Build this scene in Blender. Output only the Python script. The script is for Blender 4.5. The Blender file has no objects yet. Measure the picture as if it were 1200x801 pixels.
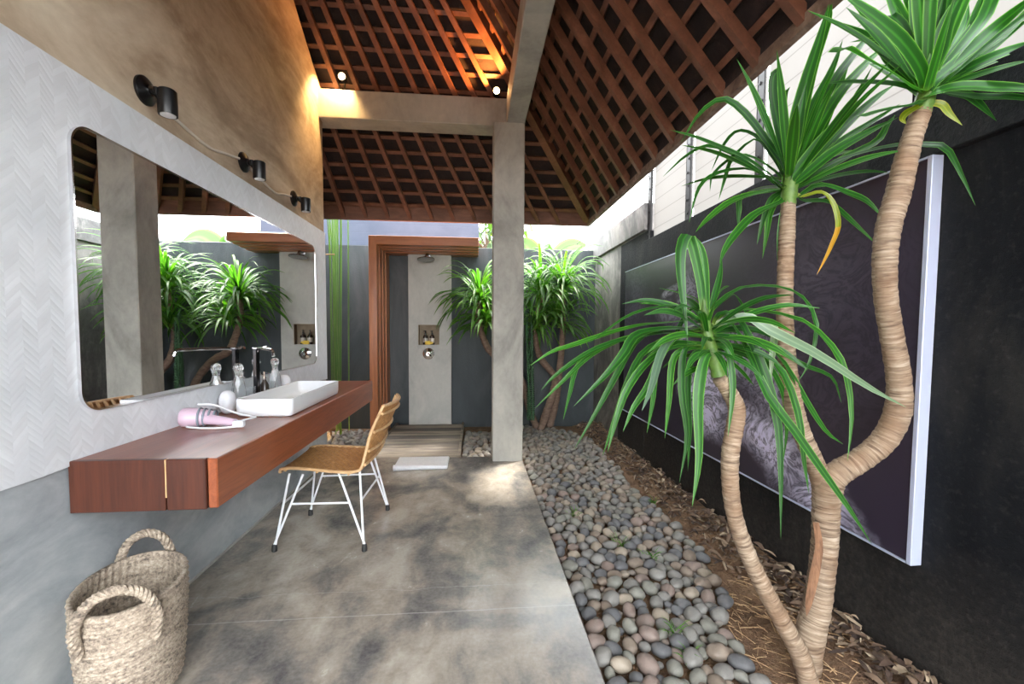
import bpy, math, random
import numpy as np
from mathutils import Vector, Matrix, Quaternion, noise as mnoise

sc = bpy.context.scene
COL = sc.collection
R = random.Random(7)
PI = math.pi

# ------------------------------------------------------------------ camera
W, H = 1200.0, 801.0
F, YAW, PITCH, ROLL, CX, CY, CH = 502.658, .0883949853, -.0506768832, .0063096, 600.0, 411.4848, 1.25
fwd = Vector((math.sin(YAW)*math.cos(PITCH), math.cos(YAW)*math.cos(PITCH), math.sin(PITCH)))
r0 = Vector((math.cos(YAW), -math.sin(YAW), 0)); u0 = r0.cross(fwd)
right = r0*math.cos(ROLL)+u0*math.sin(ROLL); up = -r0*math.sin(ROLL)+u0*math.cos(ROLL)
CAM = Vector((0, 0, CH))
cd = bpy.data.cameras.new('camera'); cam = bpy.data.objects.new('camera', cd); COL.objects.link(cam)
m = Matrix((right, up, -fwd)).transposed().to_4x4(); m.translation = CAM; cam.matrix_world = m
cd.sensor_fit = 'HORIZONTAL'; cd.sensor_width = 36; cd.lens = F/W*36
cd.shift_x = 0; cd.shift_y = (CY-H/2)/W
cd.clip_start = .05; cd.clip_end = 300
sc.camera = cam

def ray(x, y): return right*((x-CX)/F) + up*(-(y-CY)/F) + fwd
def atY(x, y, Y): d = ray(x, y); return CAM + d*(Y/d.y)
def atX(x, y, X): d = ray(x, y); return CAM + d*(X/d.x)
def atZ(x, y, Z): d = ray(x, y); return CAM + d*((Z-CH)/d.z)
def proj(p):
    q = Vector(p)-CAM; z = q.dot(fwd)
    return (CX+F*q.dot(right)/z, CY-F*q.dot(up)/z, z)

# ------------------------------------------------------------------ light
wd = bpy.data.worlds.new('sky'); sc.world = wd; wd.use_nodes = True
bg = wd.node_tree.nodes['Background']; bg.inputs[0].default_value = (.93, .97, 1, 1); bg.inputs[1].default_value = 3.0
sd = bpy.data.lights.new('sun', 'SUN'); sun = bpy.data.objects.new('sun', sd); COL.objects.link(sun)
sd.energy = 4; sd.angle = math.radians(9); sd.color = (1, .95, .86)
sun.rotation_euler = Vector((-.50, -.30, -1.0)).to_track_quat('-Z', 'Y').to_euler()
sc.view_settings.view_transform = 'Standard'; sc.view_settings.look = 'None'
sc.view_settings.gamma = 1; sc.view_settings.use_curve_mapping = False
sc.view_settings.exposure = 2.38
try:
    sc.cycles.max_bounces = 10; sc.cycles.diffuse_bounces = 6; sc.cycles.transparent_max_bounces = 12
    sc.cycles.use_denoising = True; sc.cycles.sample_clamp_indirect = 8
except Exception: pass

# ------------------------------------------------------------------ materials
class NT:
    def __init__(s, name):
        s.m = bpy.data.materials.new(name); s.m.use_nodes = True
        s.t = s.m.node_tree; s.b = s.t.nodes['Principled BSDF']; s.out = s.t.nodes['Material Output']
    def n(s, typ, **k):
        nd = s.t.nodes.new('ShaderNode'+typ)
        for a, v in k.items():
            if a.startswith('i_'):
                key = a[2:].replace('_', ' ')
                nd.inputs[key].default_value = v
            else: setattr(nd, a, v)
        return nd
    def l(s, a, b): s.t.links.new(a, b)
    def math(s, op, a, b=None, c=None):
        nd = s.n('Math', operation=op)
        for i, v in enumerate((a, b, c)):
            if v is None: continue
            if isinstance(v, (int, float)): nd.inputs[i].default_value = v
            else: s.l(v, nd.inputs[i])
        return nd.outputs[0]
    def pos(s, scale=(1, 1, 1), obj=False):
        src = s.n('TexCoord').outputs['Object'] if obj else s.n('NewGeometry').outputs['Position']
        mp = s.n('Mapping'); mp.inputs['Scale'].default_value = scale
        s.l(src, mp.inputs[0]); return mp.outputs[0]
    def noise(s, vec, scale=5, detail=5, rough=.55, dist=0):
        nd = s.n('TexNoise'); nd.inputs['Scale'].default_value = scale; nd.inputs['Detail'].default_value = detail
        nd.inputs['Roughness'].default_value = rough; nd.inputs['Distortion'].default_value = dist
        s.l(vec, nd.inputs['Vector']); return nd.outputs[0]
    def ramp(s, fac, stops):
        nd = s.n('ValToRGB'); e = nd.color_ramp.elements
        while len(e) < len(stops): e.new(.5)
        for el, (p, c) in zip(e, stops): el.position = p; el.color = (*c, 1)
        s.l(fac, nd.inputs[0]); return nd.outputs[0]
    def mix(s, fac, a, b, mode='MIX'):
        nd = s.n('Mix', data_type='RGBA', blend_type=mode)
        for i, v in ((0, fac), (6, a), (7, b)):
            if isinstance(v, (int, float)): nd.inputs[i].default_value = v
            elif isinstance(v, tuple): nd.inputs[i].default_value = (*v, 1)
            else: s.l(v, nd.inputs[i])
        return nd.outputs[2]
    def bump(s, h, strength=.3, dist=.01):
        nd = s.n('Bump'); nd.inputs['Strength'].default_value = strength; nd.inputs['Distance'].default_value = dist
        s.l(h, nd.inputs['Height']); s.l(nd.outputs[0], s.b.inputs['Normal']); return nd
    def col(s, c):
        if isinstance(c, tuple): s.b.inputs['Base Color'].default_value = (*c, 1)
        else: s.l(c, s.b.inputs['Base Color'])
    def set(s, **k):
        for a, v in k.items(): s.b.inputs[a.replace('_', ' ')].default_value = v

def plain(name, c, rough=.5, metal=0, **k):
    t = NT(name); t.col(c); t.set(Roughness=rough, Metallic=metal); t.set(**k)
    v = t.pos((1, 1, 1), True); h = t.noise(v, 120, 2); t.bump(h, .05, .002)
    return t.m

def mottled(name, stops, scale=2, rough=.6, bump=.15, stretch=(1, 1, 1), fine=30, dist=.6, detail=6, bd=.01, obj=False):
    t = NT(name); v = t.pos(stretch, obj)
    a = t.noise(v, scale, detail, .6, dist); b = t.noise(v, fine, 4, .6)
    f = t.math('ADD', t.math('MULTIPLY', a, .8), t.math('MULTIPLY', b, .2))
    t.col(t.ramp(f, stops)); t.set(Roughness=rough); t.bump(b, bump, bd)
    return t.m

def wood(name, c1, c2, axis, rough=.45, scale=6, coat=0, joints=None):
    t = NT(name); st = [14, 14, 14]; st[axis] = .9
    v = t.pos(tuple(st))
    a = t.noise(v, scale*.35, 6, .65, .8); b = t.noise(v, scale*2.5, 3, .6)
    f = t.math('ADD', t.math('MULTIPLY', a, .75), t.math('MULTIPLY', b, .25))
    mid = tuple((x+y)/2 for x, y in zip(c1, c2))
    t.col(t.ramp(f, [(.3, c1), (.5, mid), (.7, c2)])); t.set(Roughness=rough)
    if coat: t.set(Coat_Weight=coat, Coat_Roughness=.25)
    t.bump(b, .12, .004)
    return t.m

M = {}
# polished concrete floor: cloudy warm grey with dark patches, casting seams across
t = NT('polished_concrete'); v = t.pos()
a = t.noise(t.pos((1, .8, 1)), 1.7, 4, .5, .9); b = t.noise(t.pos((1.5, 1, 1)), 5.5, 8, .66, .4); c = t.noise(v, 60, 4)
f = t.math('ADD', t.math('MULTIPLY', a, .64), t.math('MULTIPLY', b, .36))
cc = t.ramp(f, [(.37, (.085, .082, .082)), (.45, (.19, .172, .155)), (.53, (.345, .297, .242)), (.62, (.48, .43, .365))])
sep = t.n('SeparateXYZ'); t.l(v, sep.inputs[0])
wob = t.math('MULTIPLY', t.math('SUBTRACT', t.noise(v, 5, 5), .5), .05)
seam = None
for y0, w in ((1.86, .006), (2.04, .003)):
    yy = t.math('ADD', sep.outputs[1], t.math('MULTIPLY', wob, .25 if y0 < 2 else 1.4))
    d = t.math('ABSOLUTE', t.math('SUBTRACT', yy, y0)); s1 = t.math('LESS_THAN', d, w*.5)
    seam = s1 if seam is None else t.math('MAXIMUM', seam, s1)
cc = t.mix(t.math('MULTIPLY', seam, .45), cc, (.55, .53, .5))
t.col(t.mix(.12, cc, t.ramp(c, [(.3, (.1, .1, .1)), (.7, (.6, .6, .58))])))
t.l(t.ramp(b, [(.35, (.22,)*3), (.7, (.28,)*3)]), t.b.inputs['Roughness'])
t.bump(t.math('ADD', t.math('MULTIPLY', b, .6), t.math('MULTIPLY', c, .1)), .10, .02); M['floor'] = t.m

M['plaster'] = mottled('tan_plaster', [(.3, (.24, .175, .12)), (.45, (.40, .30, .205)), (.56, (.55, .44, .32)), (.72, (.72, .62, .48))], 1.5, .7, .2, (1, .6, 1.3), 18, 1.4)
M['lowwall'] = mottled('grey_concrete', [(.3, (.20, .225, .24)), (.5, (.37, .40, .42)), (.7, (.56, .58, .58))], 1.8, .6, .2, (1, .7, 1.2), 22, 1.6)
M['column'] = mottled('column_concrete', [(.3, (.215, .208, .185)), (.5, (.36, .348, .31)), (.72, (.50, .475, .415))], 2.0, .65, .15, (1, 1, .6), 26, 1.2)
M['shower'] = mottled('pale_concrete', [(.3, (.30, .29, .27)), (.5, (.40, .39, .36)), (.72, (.50, .48, .44))], 2.2, .6, .12, (1, 1, .6), 26, 1.2)
# dark render wall: streaks of dust near the ground
t = NT('dark_render'); v = t.pos(); vs = t.pos((1, 1, .35))
a = t.noise(vs, 3, 8, .7, .6); b = t.noise(v, 45, 5, .7)
cc = t.ramp(a, [(.3, (.004, .0045, .006)), (.5, (.009, .010, .012)), (.68, (.026, .025, .024))])
cc = t.mix(t.ramp(b, [(.54, (0,)*3), (.78, (.25,)*3)]), cc, (.09, .085, .08))
sep = t.n('SeparateXYZ'); t.l(v, sep.inputs[0])
dz = t.n('MapRange'); dz.inputs[1].default_value = .62; dz.inputs[2].default_value = -.1; t.l(t.math('ADD', sep.outputs[2], t.math('MULTIPLY', t.math('SUBTRACT', t.noise(v, 2.2, 6, .65), .5), .9)), dz.inputs[0])
cc = t.mix(t.math('MULTIPLY', dz.outputs[0], .75), cc, t.ramp(b, [(.35, (.030, .027, .025)), (.7, (.075, .064, .055))]))
t.col(cc); t.set(Roughness=.7); t.b.inputs['Specular IOR Level'].default_value = .12; t.bump(b, .5, .012); M['darkwall'] = t.m
t = NT('back_render'); v = t.pos(); vs = t.pos((1, 1, .3))
a = t.noise(vs, 2.5, 7, .65, .8); b = t.noise(v, 60, 4)
t.col(t.ramp(a, [(.3, (.018, .026, .030)), (.5, (.034, .043, .048)), (.7, (.075, .08, .084))])); t.set(Roughness=.6); t.bump(b, .3, .008); M['backwall'] = t.m
M['weathered'] = mottled('weathered_render', [(.3, (.06, .056, .056)), (.47, (.14, .132, .126)), (.60, (.28, .255, .24)), (.72, (.42, .38, .35))], 1.8, .7, .3, (1, 1.1, .75), 30, 1.5)
# white herringbone tile
t = NT('white_chevron_tile'); v = t.pos(); sep = t.n('SeparateXYZ'); t.l(v, sep.inputs[0])
tri = t.math('PINGPONG', sep.outputs[1], .045)
zz = t.math('DIVIDE', t.math('ADD', sep.outputs[2], tri), .022)
fr = t.math('FRACT', zz); ridge = t.math('MULTIPLY', t.math('SUBTRACT', 1, fr), fr)
cell = t.math('FLOOR', zz); colid = t.math('FLOOR', t.math('DIVIDE', sep.outputs[1], .045))
cb = t.n('CombineXYZ'); t.l(cell, cb.inputs[0]); t.l(colid, cb.inputs[1])
wn = t.n('TexWhiteNoise', noise_dimensions='3D'); t.l(cb.outputs[0], wn.inputs['Vector'])
a = t.noise(v, 3, 4)
t.col(t.mix(t.math('MULTIPLY', wn.outputs[0], .35), t.ramp(a, [(.3, (.66, .69, .73)), (.7, (.80, .825, .86))]), (.53, .54, .56)))
t.set(Roughness=.42); t.bump(t.math('ADD', t.math('MULTIPLY', ridge, 2.0), t.math('MULTIPLY', wn.outputs[0], .9)), .28, .004); M['tile'] = t.m

M['rafter'] = mottled('rafter_wood', [(.3, (.085, .034, .021)), (.5, (.165, .066, .038)), (.7, (.27, .12, .072))], 5, .5, .1, (1, 1, 1), 60)
M['fascia'] = mottled('fascia_wood', [(.3, (.10, .042, .025)), (.5, (.17, .072, .042)), (.7, (.25, .11, .065))], 4, .55, .1, (1, 1, 4), 60)
M['eave'] = mottled('weathered_eave', [(.3, (.085, .048, .035)), (.5, (.19, .12, .085)), (.7, (.34, .24, .18))], 9, .8, .4, (1, 1, 1), 50)
M['rooftile'] = mottled('roof_tile_underside', [(.3, (.010, .006, .0065)), (.5, (.020, .011, .0105)), (.7, (.045, .024, .020))], 6, .8, .3, (1, 1, 1), 50)
M['niche'] = mottled('niche_stone', [(.3, (.16, .12, .075)), (.7, (.27, .21, .14))], 9, .7, .2)
M['wood_portal'] = wood('portal_wood', (.27, .078, .024), (.50, .175, .058), 2, .4, 5, .3)
M['wood_header'] = wood('header_wood', (.27, .078, .024), (.50, .175, .058), 0, .4, 5, .3)
M['wood_top'] = wood('counter_top_wood', (.15, .040, .022), (.29, .082, .038), 1, .34, 4, .15)
M['wood_front'] = wood('counter_front_wood', (.17, .042, .017), (.37, .10, .035), 1, .35, 5, .35)
M['wood_end'] = wood('counter_end_wood', (.040, .011, .006), (.105, .027, .012), 2, .45, 4, .1)
t = NT('grey_deck_wood'); v = t.pos((.9, 9, 9)); g = t.n('NewGeometry'); a = t.noise(v, 1.6, 6, .65, .8); b = t.noise(v, 8, 3)
f = t.math('ADD', t.math('ADD', t.math('MULTIPLY', a, .7), t.math('MULTIPLY', b, .2)), t.math('MULTIPLY', g.outputs['Random Per Island'], .22))
t.col(t.ramp(f, [(.38, (.085, .075, .07)), (.55, (.22, .185, .15)), (.72, (.40, .335, .26))])); t.set(Roughness=.75); t.bump(b, .2, .004); M['deck'] = t.m
M['bath_wood'] = wood('pale_wood', (.4, .25, .12), (.6, .4, .2), 0, .6)
M['ceramic'] = plain('white_ceramic', (.80, .82, .85), .12, 0, Coat_Weight=.5)
M['black_metal'] = plain('black_metal', (.006, .006, .007), .3, .1)
M['dark_chrome'] = plain('dark_chrome', (.05, .05, .055), .18, 1)
M['chrome'] = plain('chrome', (.75, .75, .76), .12, 1)
M['steel_mid'] = plain('brushed_chrome', (.30, .30, .31), .25, 1)
M['steel'] = plain('slotted_steel', (.02, .019, .02), .5, .3)
M['white_metal'] = plain('white_painted_metal', (.78, .8, .83), .35)
M['rubber'] = plain('black_rubber', (.015, .015, .015), .6)
M['conduit'] = plain('pale_conduit', (.62, .58, .52), .45)
M['mirror'] = plain('mirror_glass', (.86, .88, .9), .0, 1)
nt = M['mirror'].node_tree
for nd in list(nt.nodes):
    if nd.type == 'BUMP': nt.nodes.remove(nd)
M['glass'] = plain('clear_glass', (.93, .96, .97), .03, 0, Transmission_Weight=.92, IOR=1.45)
M['white_cloth'] = mottled('white_cotton', [(.3, (.72, .73, .77)), (.7, (.84, .84, .86))], 30, .9, .5, (1, 1, 1), 400)
M['grey_cloth'] = plain('grey_blue_band', (.22, .25, .3), .8)
M['pink'] = plain('pink_plastic', (.60, .44, .54), .4)
M['amber'] = plain('dark_bottle', (.03, .018, .014), .25)
M['label'] = plain('bottle_label', (.5, .45, .4), .6)
M['yellow'] = plain('yellow_petals', (.75, .5, .06), .6)
M['brass'] = plain('weathered_brass', (.3, .16, .07), .45, .6)
M['rattan'] = mottled('rattan', [(.3, (.30, .13, .04)), (.5, (.47, .235, .08)), (.7, (.62, .35, .14))], 40, .5, .3, (1, 1, 1), 200)
M['rattan_pale'] = mottled('pale_rattan_rod', [(.3, (.5, .29, .13)), (.7, (.70, .46, .24))], 30, .4, .2)
M['soil'] = mottled('soil', [(.3, (.10, .055, .032)), (.5, (.21, .12, .065)), (.7, (.34, .215, .125))], 7, .95, 1.0, (1, 1, 1), 70, .5, 8, .03)
M['straw'] = mottled('straw', [(.3, (.33, .19, .09)), (.7, (.58, .40, .22))], 20, .9, .2)
t = NT('dry_leaf'); g = t.n('NewGeometry')
t.col(t.ramp(g.outputs['Random Per Island'], [(0, (.035, .021, .016)), (.4, (.085, .05, .033)), (.7, (.17, .11, .07)), (.92, (.33, .25, .17))])); t.set(Roughness=.85); M['litter'] = t.m
# basket: rope braid in straw, grey and cream
t = NT('seagrass'); g = t.n('NewGeometry'); v = t.pos((1, 1, 5)); a = t.noise(v, 9, 5, .7); b = t.noise(t.pos(), 95, 3, .7)
f = t.math('ADD', t.math('MULTIPLY', a, .45), t.math('MULTIPLY', b, .55))
t.col(t.ramp(f, [(.36, (.085, .070, .058)), (.46, (.27, .215, .165)), (.56, (.45, .37, .285)), (.68, (.60, .54, .45))])); t.set(Roughness=.85); t.bump(b, .4, .004); M['seagrass'] = t.m
# pebbles
PEB = [('slate grey', (.085, .085, .09), (.15, .15, .155)), ('mid grey', (.15, .142, .132), (.24, .228, .21)), ('warm brown', (.16, .125, .098), (.26, .205, .16)),
       ('pale tan', (.25, .21, .165), (.36, .30, .235)), ('greenish grey', (.15, .146, .125), (.25, .243, .21)), ('dusky pink-brown', (.17, .128, .11), (.27, .205, .175))]
for i, (nm, c1, c2) in enumerate(PEB):
    M['peb%d' % i] = mottled('pebble_'+nm.replace(' ', '_').replace('-', '_'), [(.3, c1), (.7, c2)], 18, .6, .15, (1, 1, 1), 160, .5, 5, .004)
t = NT('pebbles_mixed'); g = t.n('NewGeometry'); b = t.noise(t.pos(), 120, 3)
cc = t.ramp(g.outputs['Random Per Island'], [(0, (.10, .10, .105)), (.2, (.19, .18, .165)), (.4, (.19, .15, .12)), (.55, (.30, .25, .19)), (.7, (.2, .195, .17)), (.85, (.23, .175, .15)), (1, (.27, .25, .23))])
t.col(t.mix(.25, cc, t.ramp(b, [(.3, (.1, .09, .08)), (.7, (.4, .37, .33))]))); t.set(Roughness=.6); M['peb_mixed'] = t.m
# bark
t = NT('ringed_bark'); uv = t.n('UVMap'); mp = t.n('Mapping'); mp.inputs['Scale'].default_value = (95, 2.0, 1); t.l(uv.outputs[0], mp.inputs[0])
a = t.noise(mp.outputs[0], 1.0, 4, .6, .5); b = t.noise(t.pos(), 8, 5, .6); g3 = t.noise(t.pos(), 60, 3)
cc = t.ramp(a, [(.30, (.065, .04, .026)), (.41, (.20, .14, .095)), (.55, (.32, .24, .165)), (.70, (.47, .385, .30))])
cc = t.mix(t.ramp(b, [(.40, (0,)*3), (.66, (.75,)*3)]), cc, t.mix(a, (.09, .045, .025), (.32, .19, .105)))
t.col(cc); t.set(Roughness=.8); t.bump(t.math('ADD', a, t.math('MULTIPLY', g3, .3)), .6, .008); M['bark'] = t.m
M['bark_dark'] = mottled('brown_bark', [(.3, (.10, .06, .045)), (.7, (.27, .18, .13))], 15, .85, .5, (1, 1, 3))
M['scar'] = mottled('bark_scar', [(.3, (.10, .05, .03)), (.7, (.33, .17, .09))], 25, .9, .8, (3, 3, .6))

def leafmat(name, dark, mid, edge, trans=.35, rough=.38):
    t = NT(name); uv = t.n('UVMap'); sep = t.n('SeparateXYZ'); t.l(uv.outputs[0], sep.inputs[0])
    d = t.math('ABSOLUTE', t.math('SUBTRACT', sep.outputs[1], .5))
    line = t.n('TexWave'); line.inputs['Scale'].default_value = 5; line.bands_direction = 'Y'; t.l(uv.outputs[0], line.inputs['Vector'])
    g = t.n('NewGeometry')
    base = t.ramp(d, [(0, mid), (.12, dark), (.36, dark), (.44, mid), (.5, edge)])
    var = t.ramp(g.outputs['Random Per Island'], [(0, (.55, .62, .6)), (.5, (1, 1, 1)), (1, (1.35, 1.25, .8))])
    c = t.mix(1, t.mix(.22, base, t.ramp(line.outputs[0], [(0, (.35, .4, .3)), (1, (1.0, 1.0, 1.0))]), 'MULTIPLY'), var, 'MULTIPLY')
    c = t.mix(t.math('SMOOTH_MIN', t.math('MULTIPLY', t.math('MAXIMUM', t.math('SUBTRACT', .1, sep.outputs[0]), 0), 8), .8, .1), c, (.30, .42, .08))
    t.col(c); t.set(Roughness=rough)
    tr = t.n('BsdfTranslucent'); t.l(t.mix(1, c, (1.5, 1.9, .6), 'MULTIPLY'), tr.inputs[0])
    mx = t.n('MixShader'); mx.inputs[0].default_value = trans
    t.l(t.b.outputs[0], mx.inputs[1]); t.l(tr.outputs[0], mx.inputs[2]); t.l(mx.outputs[0], t.out.inputs[0])
    return t.m
M['leaf'] = leafmat('dracaena_leaf', (.022, .115, .018), (.055, .25, .028), (.24, .48, .10), .36, .42)
M['leaf_grey'] = leafmat('dracaena_leaf_grey', (.13, .21, .14), (.20, .30, .19), (.35, .45, .3), .2)
M['leaf_far'] = leafmat('garden_leaf', (.045, .14, .02), (.11, .27, .035), (.36, .46, .10), .45, .5)
M['leaf_yellow'] = leafmat('dying_leaf', (.20, .26, .02), (.36, .38, .03), (.4, .30, .05))
M['leaf_dead'] = leafmat('dead_leaf_tip', (.50, .24, .02), (.55, .34, .03), (.45, .22, .04))
M['stalk'] = leafmat('reed_leaf', (.05, .12, .035), (.20, .30, .11), (.44, .48, .28), .35)
M['banana'] = leafmat('banana_leaf', (.05, .10, .035), (.09, .15, .06), (.1, .15, .06), .4)
M['cactus'] = mottled('cactus_skin', [(.3, (.02, .07, .03)), (.7, (.06, .15, .06))], 30, .6, .2)
M['stem_green'] = mottled('green_stem', [(.3, (.045, .11, .018)), (.7, (.14, .24, .045))], 30, .5, .2)
M['tree'] = leafmat('tree_leaf', (.045, .09, .025), (.08, .13, .04), (.1, .14, .05), .4)
# neighbour's boarding, blue grey
t = NT('blue_grey_boards'); v = t.pos(); sep = t.n('SeparateXYZ'); t.l(v, sep.inputs[0])
fr = t.math('FRACT', t.math('DIVIDE', sep.outputs[2], .11)); a = t.noise(v, 4, 4)
t.col(t.ramp(a, [(.3, (.062, .078, .12)), (.7, (.085, .102, .15))])); t.set(Roughness=.6); t.bump(t.math('GREATER_THAN', fr, .06), .4, .01); M['boards'] = t.m
# translucent sheeting
t = NT('translucent_sheet'); v = t.pos(); sep = t.n('SeparateXYZ'); t.l(v, sep.inputs[0])
fr = t.math('FRACT', t.math('DIVIDE', sep.outputs[2], .13)); ln = t.math('LESS_THAN', fr, .05)
c = t.mix(ln, (.30, .297, .292), (.22, .216, .212)); t.col(c); t.set(Roughness=.5)
tr = t.n('BsdfTranslucent'); t.l(c, tr.inputs[0]); mx = t.n('MixShader'); mx.inputs[0].default_value = .85
t.l(t.b.outputs[0], mx.inputs[1]); t.l(tr.outputs[0], mx.inputs[2]); t.l(mx.outputs[0], t.out.inputs[0]); M['sheet'] = t.m
t = NT('lamp_glow'); t.col((1, .6, .25)); t.set(Emission_Color=(1, .55, .2, 1), Emission_Strength=25); M['glow'] = t.m
M['frame_alu'] = plain('pale_aluminium', (.55, .60, .78), .35, .3)
# printed photograph: soft grey-violet forms on near-black violet
t = NT('poster_print'); v = t.pos(); sep = t.n('SeparateXYZ'); t.l(v, sep.inputs[0])
warp = t.noise(v, 3.0, 4, .6)
def blob(y, z, ry, rz, rot=0.0, soft=.5):
    dy = t.math('SUBTRACT', sep.outputs[1], y); dz = t.math('SUBTRACT', sep.outputs[2], z); c_, s_ = math.cos(rot), math.sin(rot)
    u = t.math('DIVIDE', t.math('ADD', t.math('MULTIPLY', dy, c_), t.math('MULTIPLY', dz, s_)), ry)
    w = t.math('DIVIDE', t.math('SUBTRACT', t.math('MULTIPLY', dz, c_), t.math('MULTIPLY', dy, s_)), rz)
    d = t.math('SQRT', t.math('ADD', t.math('MULTIPLY', u, u), t.math('MULTIPLY', w, w)))
    d = t.math('ADD', d, t.math('MULTIPLY', t.math('SUBTRACT', warp, .5), 1.3))
    nd = t.n('MapRange'); nd.inputs[1].default_value = 1+soft*.5; nd.inputs[2].default_value = 1-soft; nd.inputs[3].default_value = 0; nd.inputs[4].default_value = 1
    t.l(d, nd.inputs[0]); return nd.outputs[0]
n1_ = t.noise(t.pos((1, 1, 1.35)), 4.2, 5, .62, 1.5); n2_ = t.noise(t.pos(), 16, 4, .6, .6)
ct = t.math('PINGPONG', t.math('ADD', t.math('MULTIPLY', n1_, 13), t.math('MULTIPLY', n2_, 1.6)), 1.0)
big_ = t.noise(t.pos(), 2.6, 4, .6)
wr = t.math('MULTIPLY', t.ramp(ct, [(.02, (.10,)*3), (.35, (.40,)*3), (.9, (.80,)*3)]), t.ramp(big_, [(.34, (.35,)*3), (.56, (1,)*3)]))
msk = None
for bl, gain in ((blob(2.75, .92, .42, .13, -.35), .95), (blob(2.70, .66, .36, .14, -.1), 1), (blob(2.1, .60, .55, .15, .42), .8), (blob(3.15, .80, .14, .08), .6), (blob(2.3, 1.0, .32, .2, .5), .5),
                 (blob(3.42, 1.58, .17, .035, -.2, .4), .55), (blob(3.47, 1.40, .24, .10, .2), .22), (blob(3.15, 1.45, .16, .3), .32), (blob(2.05, 1.45, .22, .5, 0, .9), .09), (blob(1.9, 1.3, .5, .5, 0, .9), .05), (blob(4.3, 1.5, .4, .6, 0, .9), .09)):
    g_ = t.math('MULTIPLY', bl, gain); msk = g_ if msk is None else t.math('MAXIMUM', msk, g_)
f = t.math('MINIMUM', t.math('MULTIPLY', t.math('MULTIPLY', msk, wr), 1.9), 1)
t.col(t.mix(f, (.024, .017, .034), (.70, .66, .86))); t.set(Roughness=.38); M['print'] = t.m

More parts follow.
